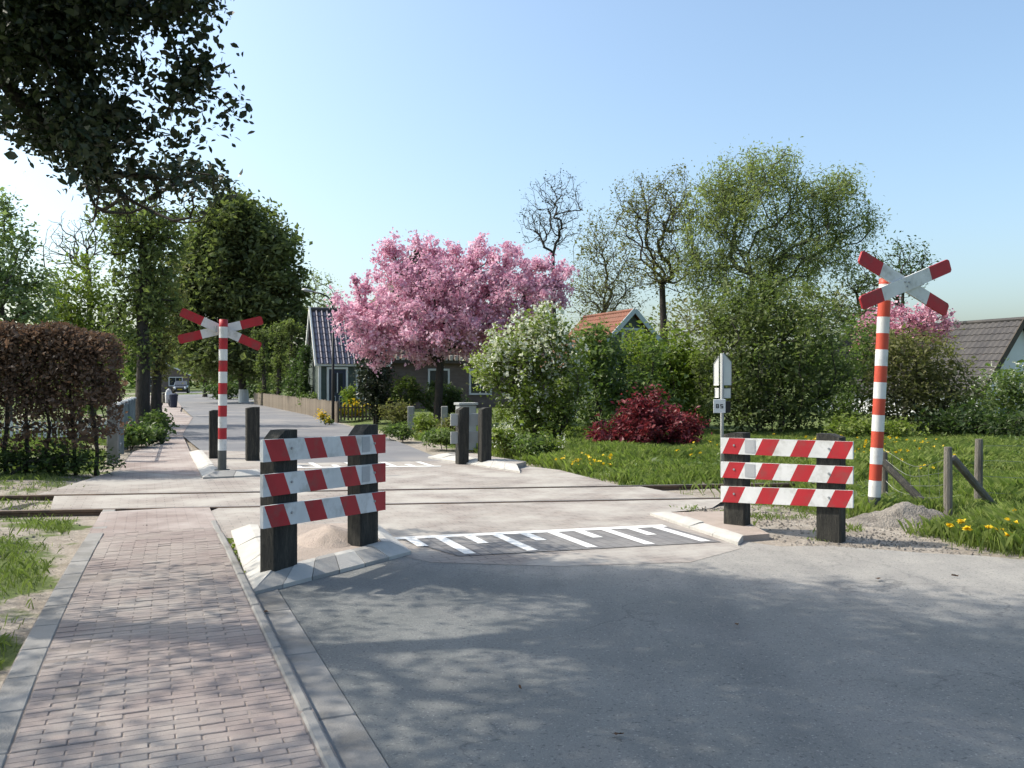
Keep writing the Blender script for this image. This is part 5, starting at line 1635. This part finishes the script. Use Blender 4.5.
# ------------------------------------------------------------------ around the farmhouse
Y = 29.5
p = np.array([at(437, 415, Y)[0], Y, 0])
tree("cherry_tree", "wide cherry tree covered in pink blossom in front of the farmhouse", "tree", p, at(441, 356, Y),
     [lobe(420, 300, Y, 130, 120), lobe(375, 315, Y, 80, 90), lobe(480, 292, Y, 120, 110), lobe(530, 285, Y, 96, 84), lobe(400, 275, Y, 60, 84), lobe(440, 275, Y, 56, 84), lobe(480, 262, Y, 44, 60), lobe(520, 262, Y, 44, 50), lobe(545, 285, Y, 60, 60), lobe(360, 325, Y, 56, 56), lobe(395, 345, Y, 80, 44), lobe(500, 330, Y, 100, 50), lobe(372, 340, Y, 60, 40), lobe(420, 352, Y, 50, 30), lobe(470, 345, Y, 60, 34),
      lobe(395, 250, Y, 14, 46), lobe(425, 256, Y, 16, 40), lobe(472, 250, Y, 14, 40), lobe(447, 256, Y, 12, 44), lobe(388, 246, Y, 12, 40), lobe(432, 246, Y, 14, 40), lobe(474, 242, Y, 12, 36), lobe(540, 262, Y, 16, 44), lobe(562, 280, Y, 16, 36), lobe(455, 300, Y, 120, 90), lobe(440, 330, Y, 150, 50)],
     820, M["blossom_pink"], 60000, 0.092, 0.135, DB, 0.009, 0.15, 71, shell=1.9, twig_leaf=0.5, aspect=0.85, up=0.15, part="blossom", rise=0.9)
Y = 31
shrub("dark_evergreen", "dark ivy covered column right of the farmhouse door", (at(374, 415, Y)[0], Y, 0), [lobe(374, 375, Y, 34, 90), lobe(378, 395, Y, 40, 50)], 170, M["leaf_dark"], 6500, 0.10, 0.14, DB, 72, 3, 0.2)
Y = 30.5
shrub("box_ball", "bright green rounded bush before the farmhouse wall", (at(407, 415, Y)[0], Y, 0), [lobe(407, 391, Y, 30, 28)], 110, M["leaf_box"], 3600, 0.075, 0.07, DB, 73, 3, 0.12, shell=3.5)
shrub("box_ball", "larger dark green rounded bush before the farmhouse wall", (at(440, 415, Y)[0], Y, 0), [lobe(440, 398, Y, 44, 32), lobe(455, 402, Y, 30, 24)], 150, M["leaf_deep"], 5200, 0.08, 0.08, DB, 74, 3, 0.2, shell=3.5)
Y = 27.5
shrub("low_shrub", "low grey green shrub beside the dark picket fence", (at(398, 425, Y)[0], Y, 0), [lobe(397, 412, Y, 36, 22)], 70, M["leaf_olive"], 1900, 0.08, 0.09, DB, 75, 3, 0.2)
Y = 33.5
shrub("flower_bed", "yellow flowering plants behind the dark picket fence", (at(360, 422, Y)[0], Y, 0), [lobe(352, 411, Y, 30, 16), lobe(378, 413, Y, 24, 14)], 60, M["leaf_yellow"], 1500, 0.09, 0.09, DB, 76, 4, 0.5, cat="plant", flowers=(M["petal_yellow"], 900, 0.06, 0.10, "blossom"))
Y = 30.2
shrub("flower_clump", "yellow flower clump at the end of the plank fence", (at(327, 424, Y)[0], Y, 0), [lobe(327, 423, Y, 14, 4)], 20, M["leaf_mid"], 350, 0.07, 0.05, DB, 77, 3, 0.1, cat="plant", flowers=(M["petal_yellow"], 220, 0.05, 0.06, "blossom"))
Y = 40.5
shrub("low_shrub", "pale green shrub behind the plank fence left of the farmhouse door", (at(309, 413, Y)[0], Y, 0), [lobe(310, 401, Y, 22, 18)], 50, M["leaf_mid"], 1300, 0.10, 0.1, DB, 78, 3, 0.2)
Y = 37.5
shrub("low_shrub", "yellow green shrub under the farmhouse window", (at(352, 415, Y)[0], Y, 0), [lobe(350, 398, Y, 18, 24)], 40, M["leaf_yellow"], 1100, 0.10, 0.1, DB, 79, 3, 0.15)

# weeds on the bank between the farmhouse and the rails
wd = [(398, 432, 22.5, 34, 14, "leaf_mid", 0.4), (425, 425, 23.5, 36, 20, "leaf_fresh", 0.5), (452, 428, 22, 30, 18, "leaf_olive", 0.4), (440, 438, 20, 40, 12, "leaf_mid", 0.5), (505, 440, 17.8, 36, 26, "leaf_fresh", 0.4), (530, 448, 17.2, 44, 22, "leaf_mid", 0.5), (555, 452, 17.4, 40, 18, "leaf_fresh", 0.4)]
wl_lab = ["low weeds at the left end of the bank by the far road", "pale weeds on the bank behind the far road edge", "brownish weeds on the bank left of the pair of dark posts", "weeds at the road edge left of the pair of dark posts",
          "white flowering weeds right behind the pair of dark posts", "leafy weeds under the white lilac", "pale weeds between white lilac and red bush"]
for i, (px, py, Y, w_, h_, mt, sp_) in enumerate(wd):
    fl_ = (M["blossom_white"], 350, 0.035, 0.12, "blossom") if i in (4, 6) else None
    shrub("weed_clump", wl_lab[i], (at(px, py, Y)[0], Y, 0), [lobe(px, py, Y, w_, h_)], 60, M[mt], 1500, 0.075, 0.08, DB, 80 + i, 5, sp_, cat="plant", flowers=fl_, floor=0.0, tip=0.003)

# ------------------------------------------------------------------ shrubbery right of the farmhouse
Y = 20
shrub("lilac_bush", "white flowering lilac bush left of the red bush", (at(545, 455, Y)[0], Y, 0), [lobe(538, 370, Y, 104, 116, 2.4), lobe(550, 332, Y, 58, 52, 1.6), lobe(505, 358, Y, 56, 66, 1.7), lobe(530, 410, Y, 84, 66, 2.1), lobe(565, 400, Y, 50, 80, 1.8), lobe(492, 368, Y, 34, 56, 1.2)],
      420, M["leaf_fresh"], 11500, 0.095, 0.15, BK, 91, 6, 0.4, flowers=(M["blossom_white"], 5000, 0.06, 0.11, "blossom"))
Y = 23
shrub("dense_shrub", "dark green dense shrub between white lilac and red bush", (at(615, 440, Y)[0], Y, 0), [lobe(605, 390, Y, 90, 100, 2.6), lobe(645, 400, Y, 70, 80, 2.4), lobe(590, 360, Y, 60, 60, 2.2), lobe(588, 338, Y, 44, 36, 1.6), lobe(650, 352, Y, 40, 34, 1.6)], 330, M["leaf_mid"], 10500, 0.11, 0.19, DB, 92, 6, 0.5)
Y = 25
shrub("dense_shrub", "bright yellow green shrub behind the red bush", (at(670, 430, Y)[0], Y, 0), [lobe(665, 365, Y, 76, 84, 2.4), lobe(690, 385, Y, 60, 90, 2.4), lobe(640, 350, Y, 50, 50, 2.0)], 300, M["leaf_yellow"], 8800, 0.11, 0.2, DB, 93, 6, 0.4)
Y = 18.6
shrub("red_bush", "dark red leaved bush in the grass", (at(645, 457, Y)[0], Y, 0), [lobe(655, 425, Y, 86, 46, 1.5), lobe(615, 438, Y, 66, 30, 1.3), lobe(685, 432, Y, 44, 36, 1.2), lobe(640, 412, Y, 40, 28, 1.0), lobe(655, 398, Y, 12, 24, 0.5)], 260, M["leaf_red"], 7500, 0.085, 0.11, DB, 94, 6, 0.4)
Y = 23.5
shrub("willow_shrub", "large rounded willow shrub behind the pointed sign", (at(770, 440, Y)[0], Y, 0), [lobe(770, 350, Y, 150, 150, 4.0), lobe(735, 345, Y, 90, 130, 3.0), lobe(810, 355, Y, 80, 130, 3.0), lobe(765, 310, Y, 110, 70, 3.0), lobe(770, 400, Y, 150, 70, 3.4), lobe(722, 400, Y, 60, 60, 2.4)],
      560, M["leaf_ivy"], 21000, 0.11, 0.2, DB, 95, 8, 0.7, shell=2.4)
Y = 27
shrub("dense_shrub", "brownish shrub right of the willow shrub", (at(850, 435, Y)[0], Y, 0), [lobe(850, 375, Y, 60, 90, 2.4), lobe(862, 345, Y, 50, 60, 2.0), lobe(840, 405, Y, 60, 50, 2.2)], 220, M["leaf_mid"], 5200, 0.11, 0.2, DB, 96, 5, 0.4)
Y = 23
shrub("dense_shrub", "olive broom like shrub behind the tall striped pole", (at(920, 440, Y)[0], Y, 0), [lobe(920, 385, Y, 96, 110, 2.8), lobe(910, 355, Y, 70, 60, 2.2), lobe(945, 395, Y, 60, 80, 2.4), lobe(890, 400, Y, 50, 80, 2.2)], 380, M["leaf_olive"], 11500, 0.10, 0.18, DB, 97, 8, 0.6, hang=-0.6)
Y = 26
shrub("dense_shrub", "glossy green shrub before the white gabled house", (at(1000, 435, Y)[0], Y, 0), [lobe(995, 405, Y, 70, 64, 2.4), lobe(1020, 395, Y, 60, 60, 2.4), lobe(975, 420, Y, 50, 40, 2.0), lobe(1050, 400, Y, 60, 80, 2.4)], 260, M["leaf_mid"], 7500, 0.11, 0.17, DB, 98, 6, 0.5, flowers=(M["blossom_white"], 700, 0.05, 0.15, "blossom"))
Y = 20.5
shrub("low_shrub", "low green bushes along the back of the meadow by the pole", (at(860, 440, Y)[0], Y, 0), [lobe(850, 428, Y, 60, 18), lobe(890, 430, Y, 60, 16)], 80, M["leaf_fresh"], 2400, 0.09, 0.11, DB, 99, 5, 0.6)
shrub("low_shrub", "low dark bushes at the back of the meadow, right edge", (at(985, 440, 21.5)[0], 21.5, 0), [lobe(960, 422, 21.5, 90, 34), lobe(1010, 425, 21.5, 70, 34)], 120, M["leaf_deep"], 3800, 0.10, 0.14, DB, 100, 5, 0.9)

# tall trees behind
Y = 52
tree("bare_tree", "nearly bare tree rising behind the cherry blossom", "tree", (at(556, 400, Y)[0], Y, 0), at(553, 255, Y),
     [lobe(545, 205, Y, 52, 70), lobe(565, 195, Y, 44, 60), lobe(553, 225, Y, 66, 50), lobe(530, 225, Y, 30, 50)], 620, M["leaf_dark"], 1200, 0.10, 0.2, DB, 0.008, 0.2, 111, twig_leaf=0.6, seg=0.8, power=0.40)
Y = 47
tree("budding_tree", "hazy brown budding tree between bare tree and tall olive tree", "tree", (at(606, 400, Y)[0], Y, 0), at(604, 300, Y),
     [lobe(603, 270, Y, 74, 100), lobe(600, 235, Y, 46, 60), lobe(590, 300, Y, 60, 60), lobe(625, 290, Y, 50, 80)], 800, M["leaf_olive"], 7000, 0.11, 0.3, BK, 0.007, 0.2, 112, twig_leaf=0.6, seg=0.8)
Y = 44
tree("budding_tree", "tall olive budding tree with dark forked trunk left of the willow", "tree", (at(664, 400, Y)[0], Y, 0), at(662, 285, Y),
     [lobe(660, 230, Y, 90, 110), lobe(640, 195, Y, 56, 56), lobe(680, 200, Y, 60, 70), lobe(665, 270, Y, 90, 60), lobe(635, 225, Y, 44, 60)], 800, M["leaf_olive"], 9000, 0.115, 0.28, DB, 0.009, 0.24, 113, twig_leaf=0.55, seg=0.8)
Y = 42
tree("willow_tree", "tall rounded willow tree with fresh green hanging twigs", "tree", (at(765, 410, Y)[0], Y, 0), at(764, 310, Y),
     [lobe(765, 205, Y, 120, 110), lobe(715, 215, Y, 76, 100), lobe(825, 210, Y, 96, 90), lobe(760, 168, Y, 84, 50), lobe(838, 185, Y, 60, 46), lobe(700, 255, Y, 60, 80), lobe(858, 222, Y, 52, 44), lobe(800, 255, Y, 130, 50), lobe(735, 275, Y, 100, 60), lobe(720, 180, Y, 50, 50)],
     900, M["leaf_willow"], 52000, 0.155, 0.34, M["willow_bark"], 0.012, 0.34, 114, shell=2.2, twig_leaf=0.4, aspect=0.32, hang=1.2, seg=0.9)
Y = 38
tree("alder_tree", "small dark airy tree behind the crossed boards on the right", "tree", (at(905, 410, Y)[0], Y, 0), at(903, 290, Y),
     [lobe(903, 258, Y, 60, 50), lobe(895, 275, Y, 70, 50), lobe(915, 265, Y, 50, 40), lobe(880, 300, Y, 60, 50)], 260, M["leaf_deep"], 2300, 0.11, 0.2, DB, 0.009, 0.12, 115, twig_leaf=0.5)
Y = 40
tree("alder_tree", "airy tree between the willow and the crossed boards", "tree", (at(862, 410, Y)[0], Y, 0), at(861, 320, Y),
     [lobe(855, 300, Y, 60, 80), lobe(870, 280, Y, 44, 60), lobe(845, 325, Y, 60, 60)], 220, M["leaf_willow"], 3000, 0.12, 0.24, DB, 0.010, 0.12, 116, twig_leaf=0.5)
Y = 31
tree("magnolia_tree", "pale pink blossom tree behind the crossed boards on the right", "tree", (at(905, 420, Y)[0], Y, 0), at(905, 360, Y),
     [lobe(905, 328, Y, 80, 60), lobe(935, 320, Y, 44, 50), lobe(875, 335, Y, 50, 50)], 200, M["blossom_pale"], 4600, 0.11, 0.16, DB, 0.009, 0.1, 117, aspect=0.85, part="blossom")
Y = 55
tree("budding_tree", "distant olive tree filling the gap behind the willow trunk", "tree", (at(800, 400, Y)[0], Y, 0), at(800, 330, Y), [lobe(800, 310, Y, 130, 70), lobe(700, 320, Y, 120, 60)], 300, M["leaf_olive"], 5000, 0.2, 0.4, DB, 0.012, 0.2, 118, twig_leaf=0.5)

# ------------------------------------------------------------------ grass, flowers and litter
def grass(name, label, n, xr, yr, hmin, hmax, mat, seed, mask, w0=0.009, dens=lambda x, y: 1.0):
    r = np.random.default_rng(seed)
    x = r.uniform(*xr, n); y = yr[0] + (yr[1] - yr[0]) * r.uniform(0, 1, n) ** 1.25
    keep = mask(x, y, r)
    x, y = x[keep], y[keep]; n = len(x)
    tuft = hash_noise(x, y, 0.45, seed) * 0.6 + hash_noise(x, y, 1.6, seed + 1) * 0.6
    h = (hmin + (hmax - hmin) * np.clip(tuft, 0, 1.1)) * r.uniform(0.5, 1.2, n)
    an = r.uniform(0, 6.28, n)
    side = np.stack([np.cos(an), np.sin(an), np.zeros(n)], 1) * (w0 * (1 + y / 18.0))[:, None]
    lean = np.stack([r.normal(size=n), r.normal(size=n), np.zeros(n)], 1) * (h * 0.38)[:, None]
    B = np.stack([x, y, ground_z(x, y) - 0.01], 1)
    up = np.array([0, 0, 1.0])
    V = np.stack([B - side, B + side, B + side * 0.3 + lean * 0.6 + up * (h * 0.8)[:, None], B + lean * 1.15 + up * h[:, None]], 1).reshape(-1, 3)
    me = raw_mesh(name, V, np.arange(n * 4), np.full(n, 4), [M[mat]])
    o = bpy.data.objects.new(name, me); col.objects.link(o)
    return tag(o, label, "grass", None, "stuff")
def m_right(x, y, r):
    v = RR[0] * x + RR[1] * y
    return (v > 6.6) & (r.uniform(0, 1, len(x)) < grass_amount(x, y) ** 1.5) & (np.abs(x) < y * 0.66 + 1)
def m_left(x, y, r):
    v = RR[0] * x + RR[1] * y
    return (v < -0.72) & (r.uniform(0, 1, len(x)) < grass_amount(x, y) ** 2) & (np.abs(x) < y * 0.66 + 1)
grass("meadow_grass", "long green meadow grass on the right verge", 430000, (-3, 17), (7.6, 24), 0.04, 0.27, "grass_blade", 201, m_right, 0.0036)
def meadow_weeds():
    r = np.random.default_rng(205)
    n = 26000
    x = r.uniform(-2, 17, n); y = 8 + 16 * r.uniform(0, 1, n)
    k = m_right(x, y, r) & (hash_noise(x, y, 0.7, 21) > 0.52); x, y = x[k], y[k]
    C = np.stack([x, y, ground_z(x, y) + 0.05 + 0.16 * r.uniform(0, 1, len(x)) * hash_noise(x, y, 1.1, 22)], 1)
    o = bpy.data.objects.new("meadow_weeds", None); col.objects.link(o); o.location = (5, 14, 0)
    tag(o, "broad leaved weeds mixed into the meadow grass", "weeds", None, "stuff")
    leaf_mesh("foliage", C, 0.075, M["leaf_mid"], o, 0.55, 0.6, 0, False, r)
meadow_weeds()
def m_thin(x, y, r):
    v = RR[0] * x + RR[1] * y; a, b = tb_of(x, y)
    return (v > 5.9) & (b < -0.9) & (y > 8.35) & (r.uniform(0, 1, len(x)) < sstep(hash_noise(x, y, 0.35, 14), 0.55, 0.75))
grass("sparse_grass", "sparse tufts of grass on the bare earth by the right barrier", 9000, (1.9, 5.5), (8.2, 10.6), 0.02, 0.10, "grass_blade", 203, m_thin, 0.004)
grass("verge_grass", "short patchy grass left of the brick footpath", 200000, (-17, -2), (3.2, 26), 0.03, 0.10, "grass_lawn", 202, m_left, 0.0034)

def dandelion(p, label, seed):
    r = np.random.default_rng(seed)
    z0 = float(ground_z(np.array(p[0]), np.array(p[1])))
    b = np.array([p[0], p[1], z0])
    hgt = r.uniform(0.16, 0.25)
    root = thing("dandelion", label, "flower", b, "dandelions in the right verge")
    t = b + [r.normal() * 0.02, r.normal() * 0.02, hgt]
    MB().tube([b, (b + t) / 2 + [0.008, 0, 0], t], 0.004, 5).build("stem", M["leaf_fresh"], root)
    n = 34
    C = t + np.stack([r.normal(size=n) * 0.012, r.normal(size=n) * 0.012, np.abs(r.normal(size=n)) * 0.008], 1)
    leaf_mesh("flower_head", C, 0.045, M["petal_yellow"], root, 0.5, 0.9, 0, False, r)
dl = [(952, 541, "leftmost dandelion at the road edge right of the earth heap"), (969, 541, "second dandelion from the left along the right road edge"), (987, 543, "third dandelion from the left along the right road edge"), (1000, 541, "dandelion just left of the clump at the right picture edge"),
      (1017, 529, "highest dandelion at the right picture edge"), (1018, 541, "lowest dandelion at the right picture edge"), (1010, 545, "dandelion nearest the road at the right picture edge"), (960, 537, "small dandelion between the two left ones by the road edge"), (1008, 536, "dandelion inside the clump at the right picture edge"), (1021, 536, "dandelion cut by the right picture edge")]
for i, (px, py, lab) in enumerate(dl):
    dandelion(G(px, py + 8), lab, 300 + i)
r = np.random.default_rng(320)
pts = []
for cx_, cy_, n_, s_ in ((865, 470, 60, 0.5), (890, 455, 30, 0.6), (573, 468, 22, 0.18), (604, 470, 16, 0.15), (420, 436, 14, 0.3), (445, 440, 16, 0.3), (700, 462, 10, 0.6), (840, 455, 16, 0.5), (805, 452, 14, 0.5)):
    c = G(cx_, cy_)
    for k in range(n_):
        q = c + np.array([r.normal() * s_, r.normal() * s_ * 1.5, 0]); z = float(ground_z(q[0], q[1])) + r.uniform(0.15, 0.3)
        for j in range(5):
            pts.append([q[0] + r.normal() * 0.012, q[1] + r.normal() * 0.012, z + r.normal() * 0.006])
yf = bpy.data.objects.new("meadow_flowers", None); col.objects.link(yf); tag(yf, "scattered small yellow flowers in the meadow grass", "flowers", None, "stuff")
leaf_mesh("blossom", np.array(pts), 0.034, M["petal_yellow"], yf, 0.8, 0.8, 0, False, r)

# grit, pebbles and dry crumbs on the bare earth
def grit(label, n, xr, yr, mask, mat, seed, smin, smax):
    r = np.random.default_rng(seed)
    x = r.uniform(*xr, n); y = r.uniform(*yr, n); k = mask(x, y, r); x, y = x[k], y[k]; n = len(x)
    base = np.array([[1, 0, 0], [-0.5, 0.87, 0], [-0.5, -0.87, 0], [0, 0, 0.8]], float)
    sz = smin + (smax - smin) * r.uniform(0, 1, n) ** 3
    V = base[None] * sz[:, None, None] * r.uniform(0.6, 1.3, (n, 4, 3))
    an = r.uniform(0, 6.28, n); c_, s_ = np.cos(an)[:, None], np.sin(an)[:, None]
    X = V[:, :, 0] * c_ - V[:, :, 1] * s_; Yv = V[:, :, 0] * s_ + V[:, :, 1] * c_
    P = np.stack([X + x[:, None], Yv + y[:, None], V[:, :, 2] + ground_z(x, y)[:, None] - 0.002], 2).reshape(-1, 3)
    f = (np.arange(n)[:, None] * 4 + np.array([0, 1, 3, 1, 2, 3, 2, 0, 3])[None]).ravel()
    o = bpy.data.objects.new("grit", raw_mesh("grit", P, f, np.full(n * 3, 3), [M[mat]])); col.objects.link(o)
    tag(o, label, "gravel", None, "stuff")
def gm_right(x, y, r):
    v = RR[0] * x + RR[1] * y; a, b = tb_of(x, y)
    return (v > 5.6) & (b < -0.9) & (y > 8.22 - 0.318 * (x - 2.5)) & (grass_amount(x, y) < 0.6) & (r.uniform(0, 1, len(x)) < 0.35 + 0.65 * sstep(hash_noise(x, y, 0.5, 9), 0.4, 0.7))
def gm_left(x, y, r):
    v = RR[0] * x + RR[1] * y
    return (v < -0.68) & (r.uniform(0, 1, len(x)) < 0.2 + 0.8 * sstep(hash_noise(x, y, 0.4, 12), 0.4, 0.7))
grit("pale grit and crumbs of earth around the right striped barrier", 16000, (1.8, 6.5), (7.4, 10.6), gm_right, "earth_pile", 401, 0.004, 0.03)
grit("stones and crumbs of earth on the bare verge left of the footpath", 22000, (-10, -2.4), (3.4, 13.4), gm_left, "earth_pile", 402, 0.003, 0.022)

# weeds growing in the gutter crack beside the island
def tufts(label, pts, mat, seed, size=0.04, n=40):
    r = np.random.default_rng(seed)
    C = np.vstack([np.array(p) + r.normal(size=(n, 3)) * [0.025, 0.05, 0.008] + [0, 0, 0.012] for p in pts])
    o = bpy.data.objects.new("crack_weeds", None); col.objects.link(o); o.location = tuple(pts[0])
    tag(o, label, "weeds", None, "stuff")
    leaf_mesh("foliage", C, size, M[mat], o, 0.5, 0.8, 0, False, r)
tufts("yellow green weeds in the gap between island and footpath kerb", [G(233 - 5 + k * 2.6, 543 + k * 6.0) for k in range(9)], "leaf_yellow", 331)

# bits of leaf litter on the road
def litter(px, py, sz, label, seed):
    r = np.random.default_rng(seed)
    c = G(px, py, 0.004); k = 9
    th = np.linspace(0, 2 * math.pi, k, endpoint=False)
    a0 = r.uniform(0, 6.28)
    rad = sz * (0.6 + 0.5 * r.uniform(0, 1, k))
    x = np.cos(th) * rad; y = np.sin(th) * rad * 0.45
    V = np.stack([c[0] + x * math.cos(a0) - y * math.sin(a0), c[1] + x * math.sin(a0) + y * math.cos(a0), 0.008 + 0.02 * r.uniform(0, 1, k)], 1)
    mb = MB().add(np.vstack([V, [[c[0], c[1], 0.012]]]), [(i, (i + 1) % k, k) for i in range(k)])
    o = mb.build_at("fallen_leaf", M["dead_leaf"], c); tag(o, label, "leaf", "dead leaves on the road")
litter(617, 736, 0.035, "curled dead leaf nearest the camera on the shaded asphalt", 1)
litter(737, 626, 0.03, "dead leaf in the middle of the shaded road", 2)
litter(878, 580, 0.045, "dead leaf on the pale sandy road margin", 3)
litter(955, 577, 0.03, "small dead leaf on the sandy margin near the dandelions", 4)
litter(520, 690, 0.02, "tiny dead leaf left of centre on the shaded asphalt", 5)
litter(145, 527, 0.03, "dead leaf on the sunlit footpath near the rails", 6)
litter(286, 690, 0.035, "dead leaf lying in the gutter beside the footpath", 7)
litter(266, 613, 0.035, "dead leaf lying in the gutter before the island", 8)
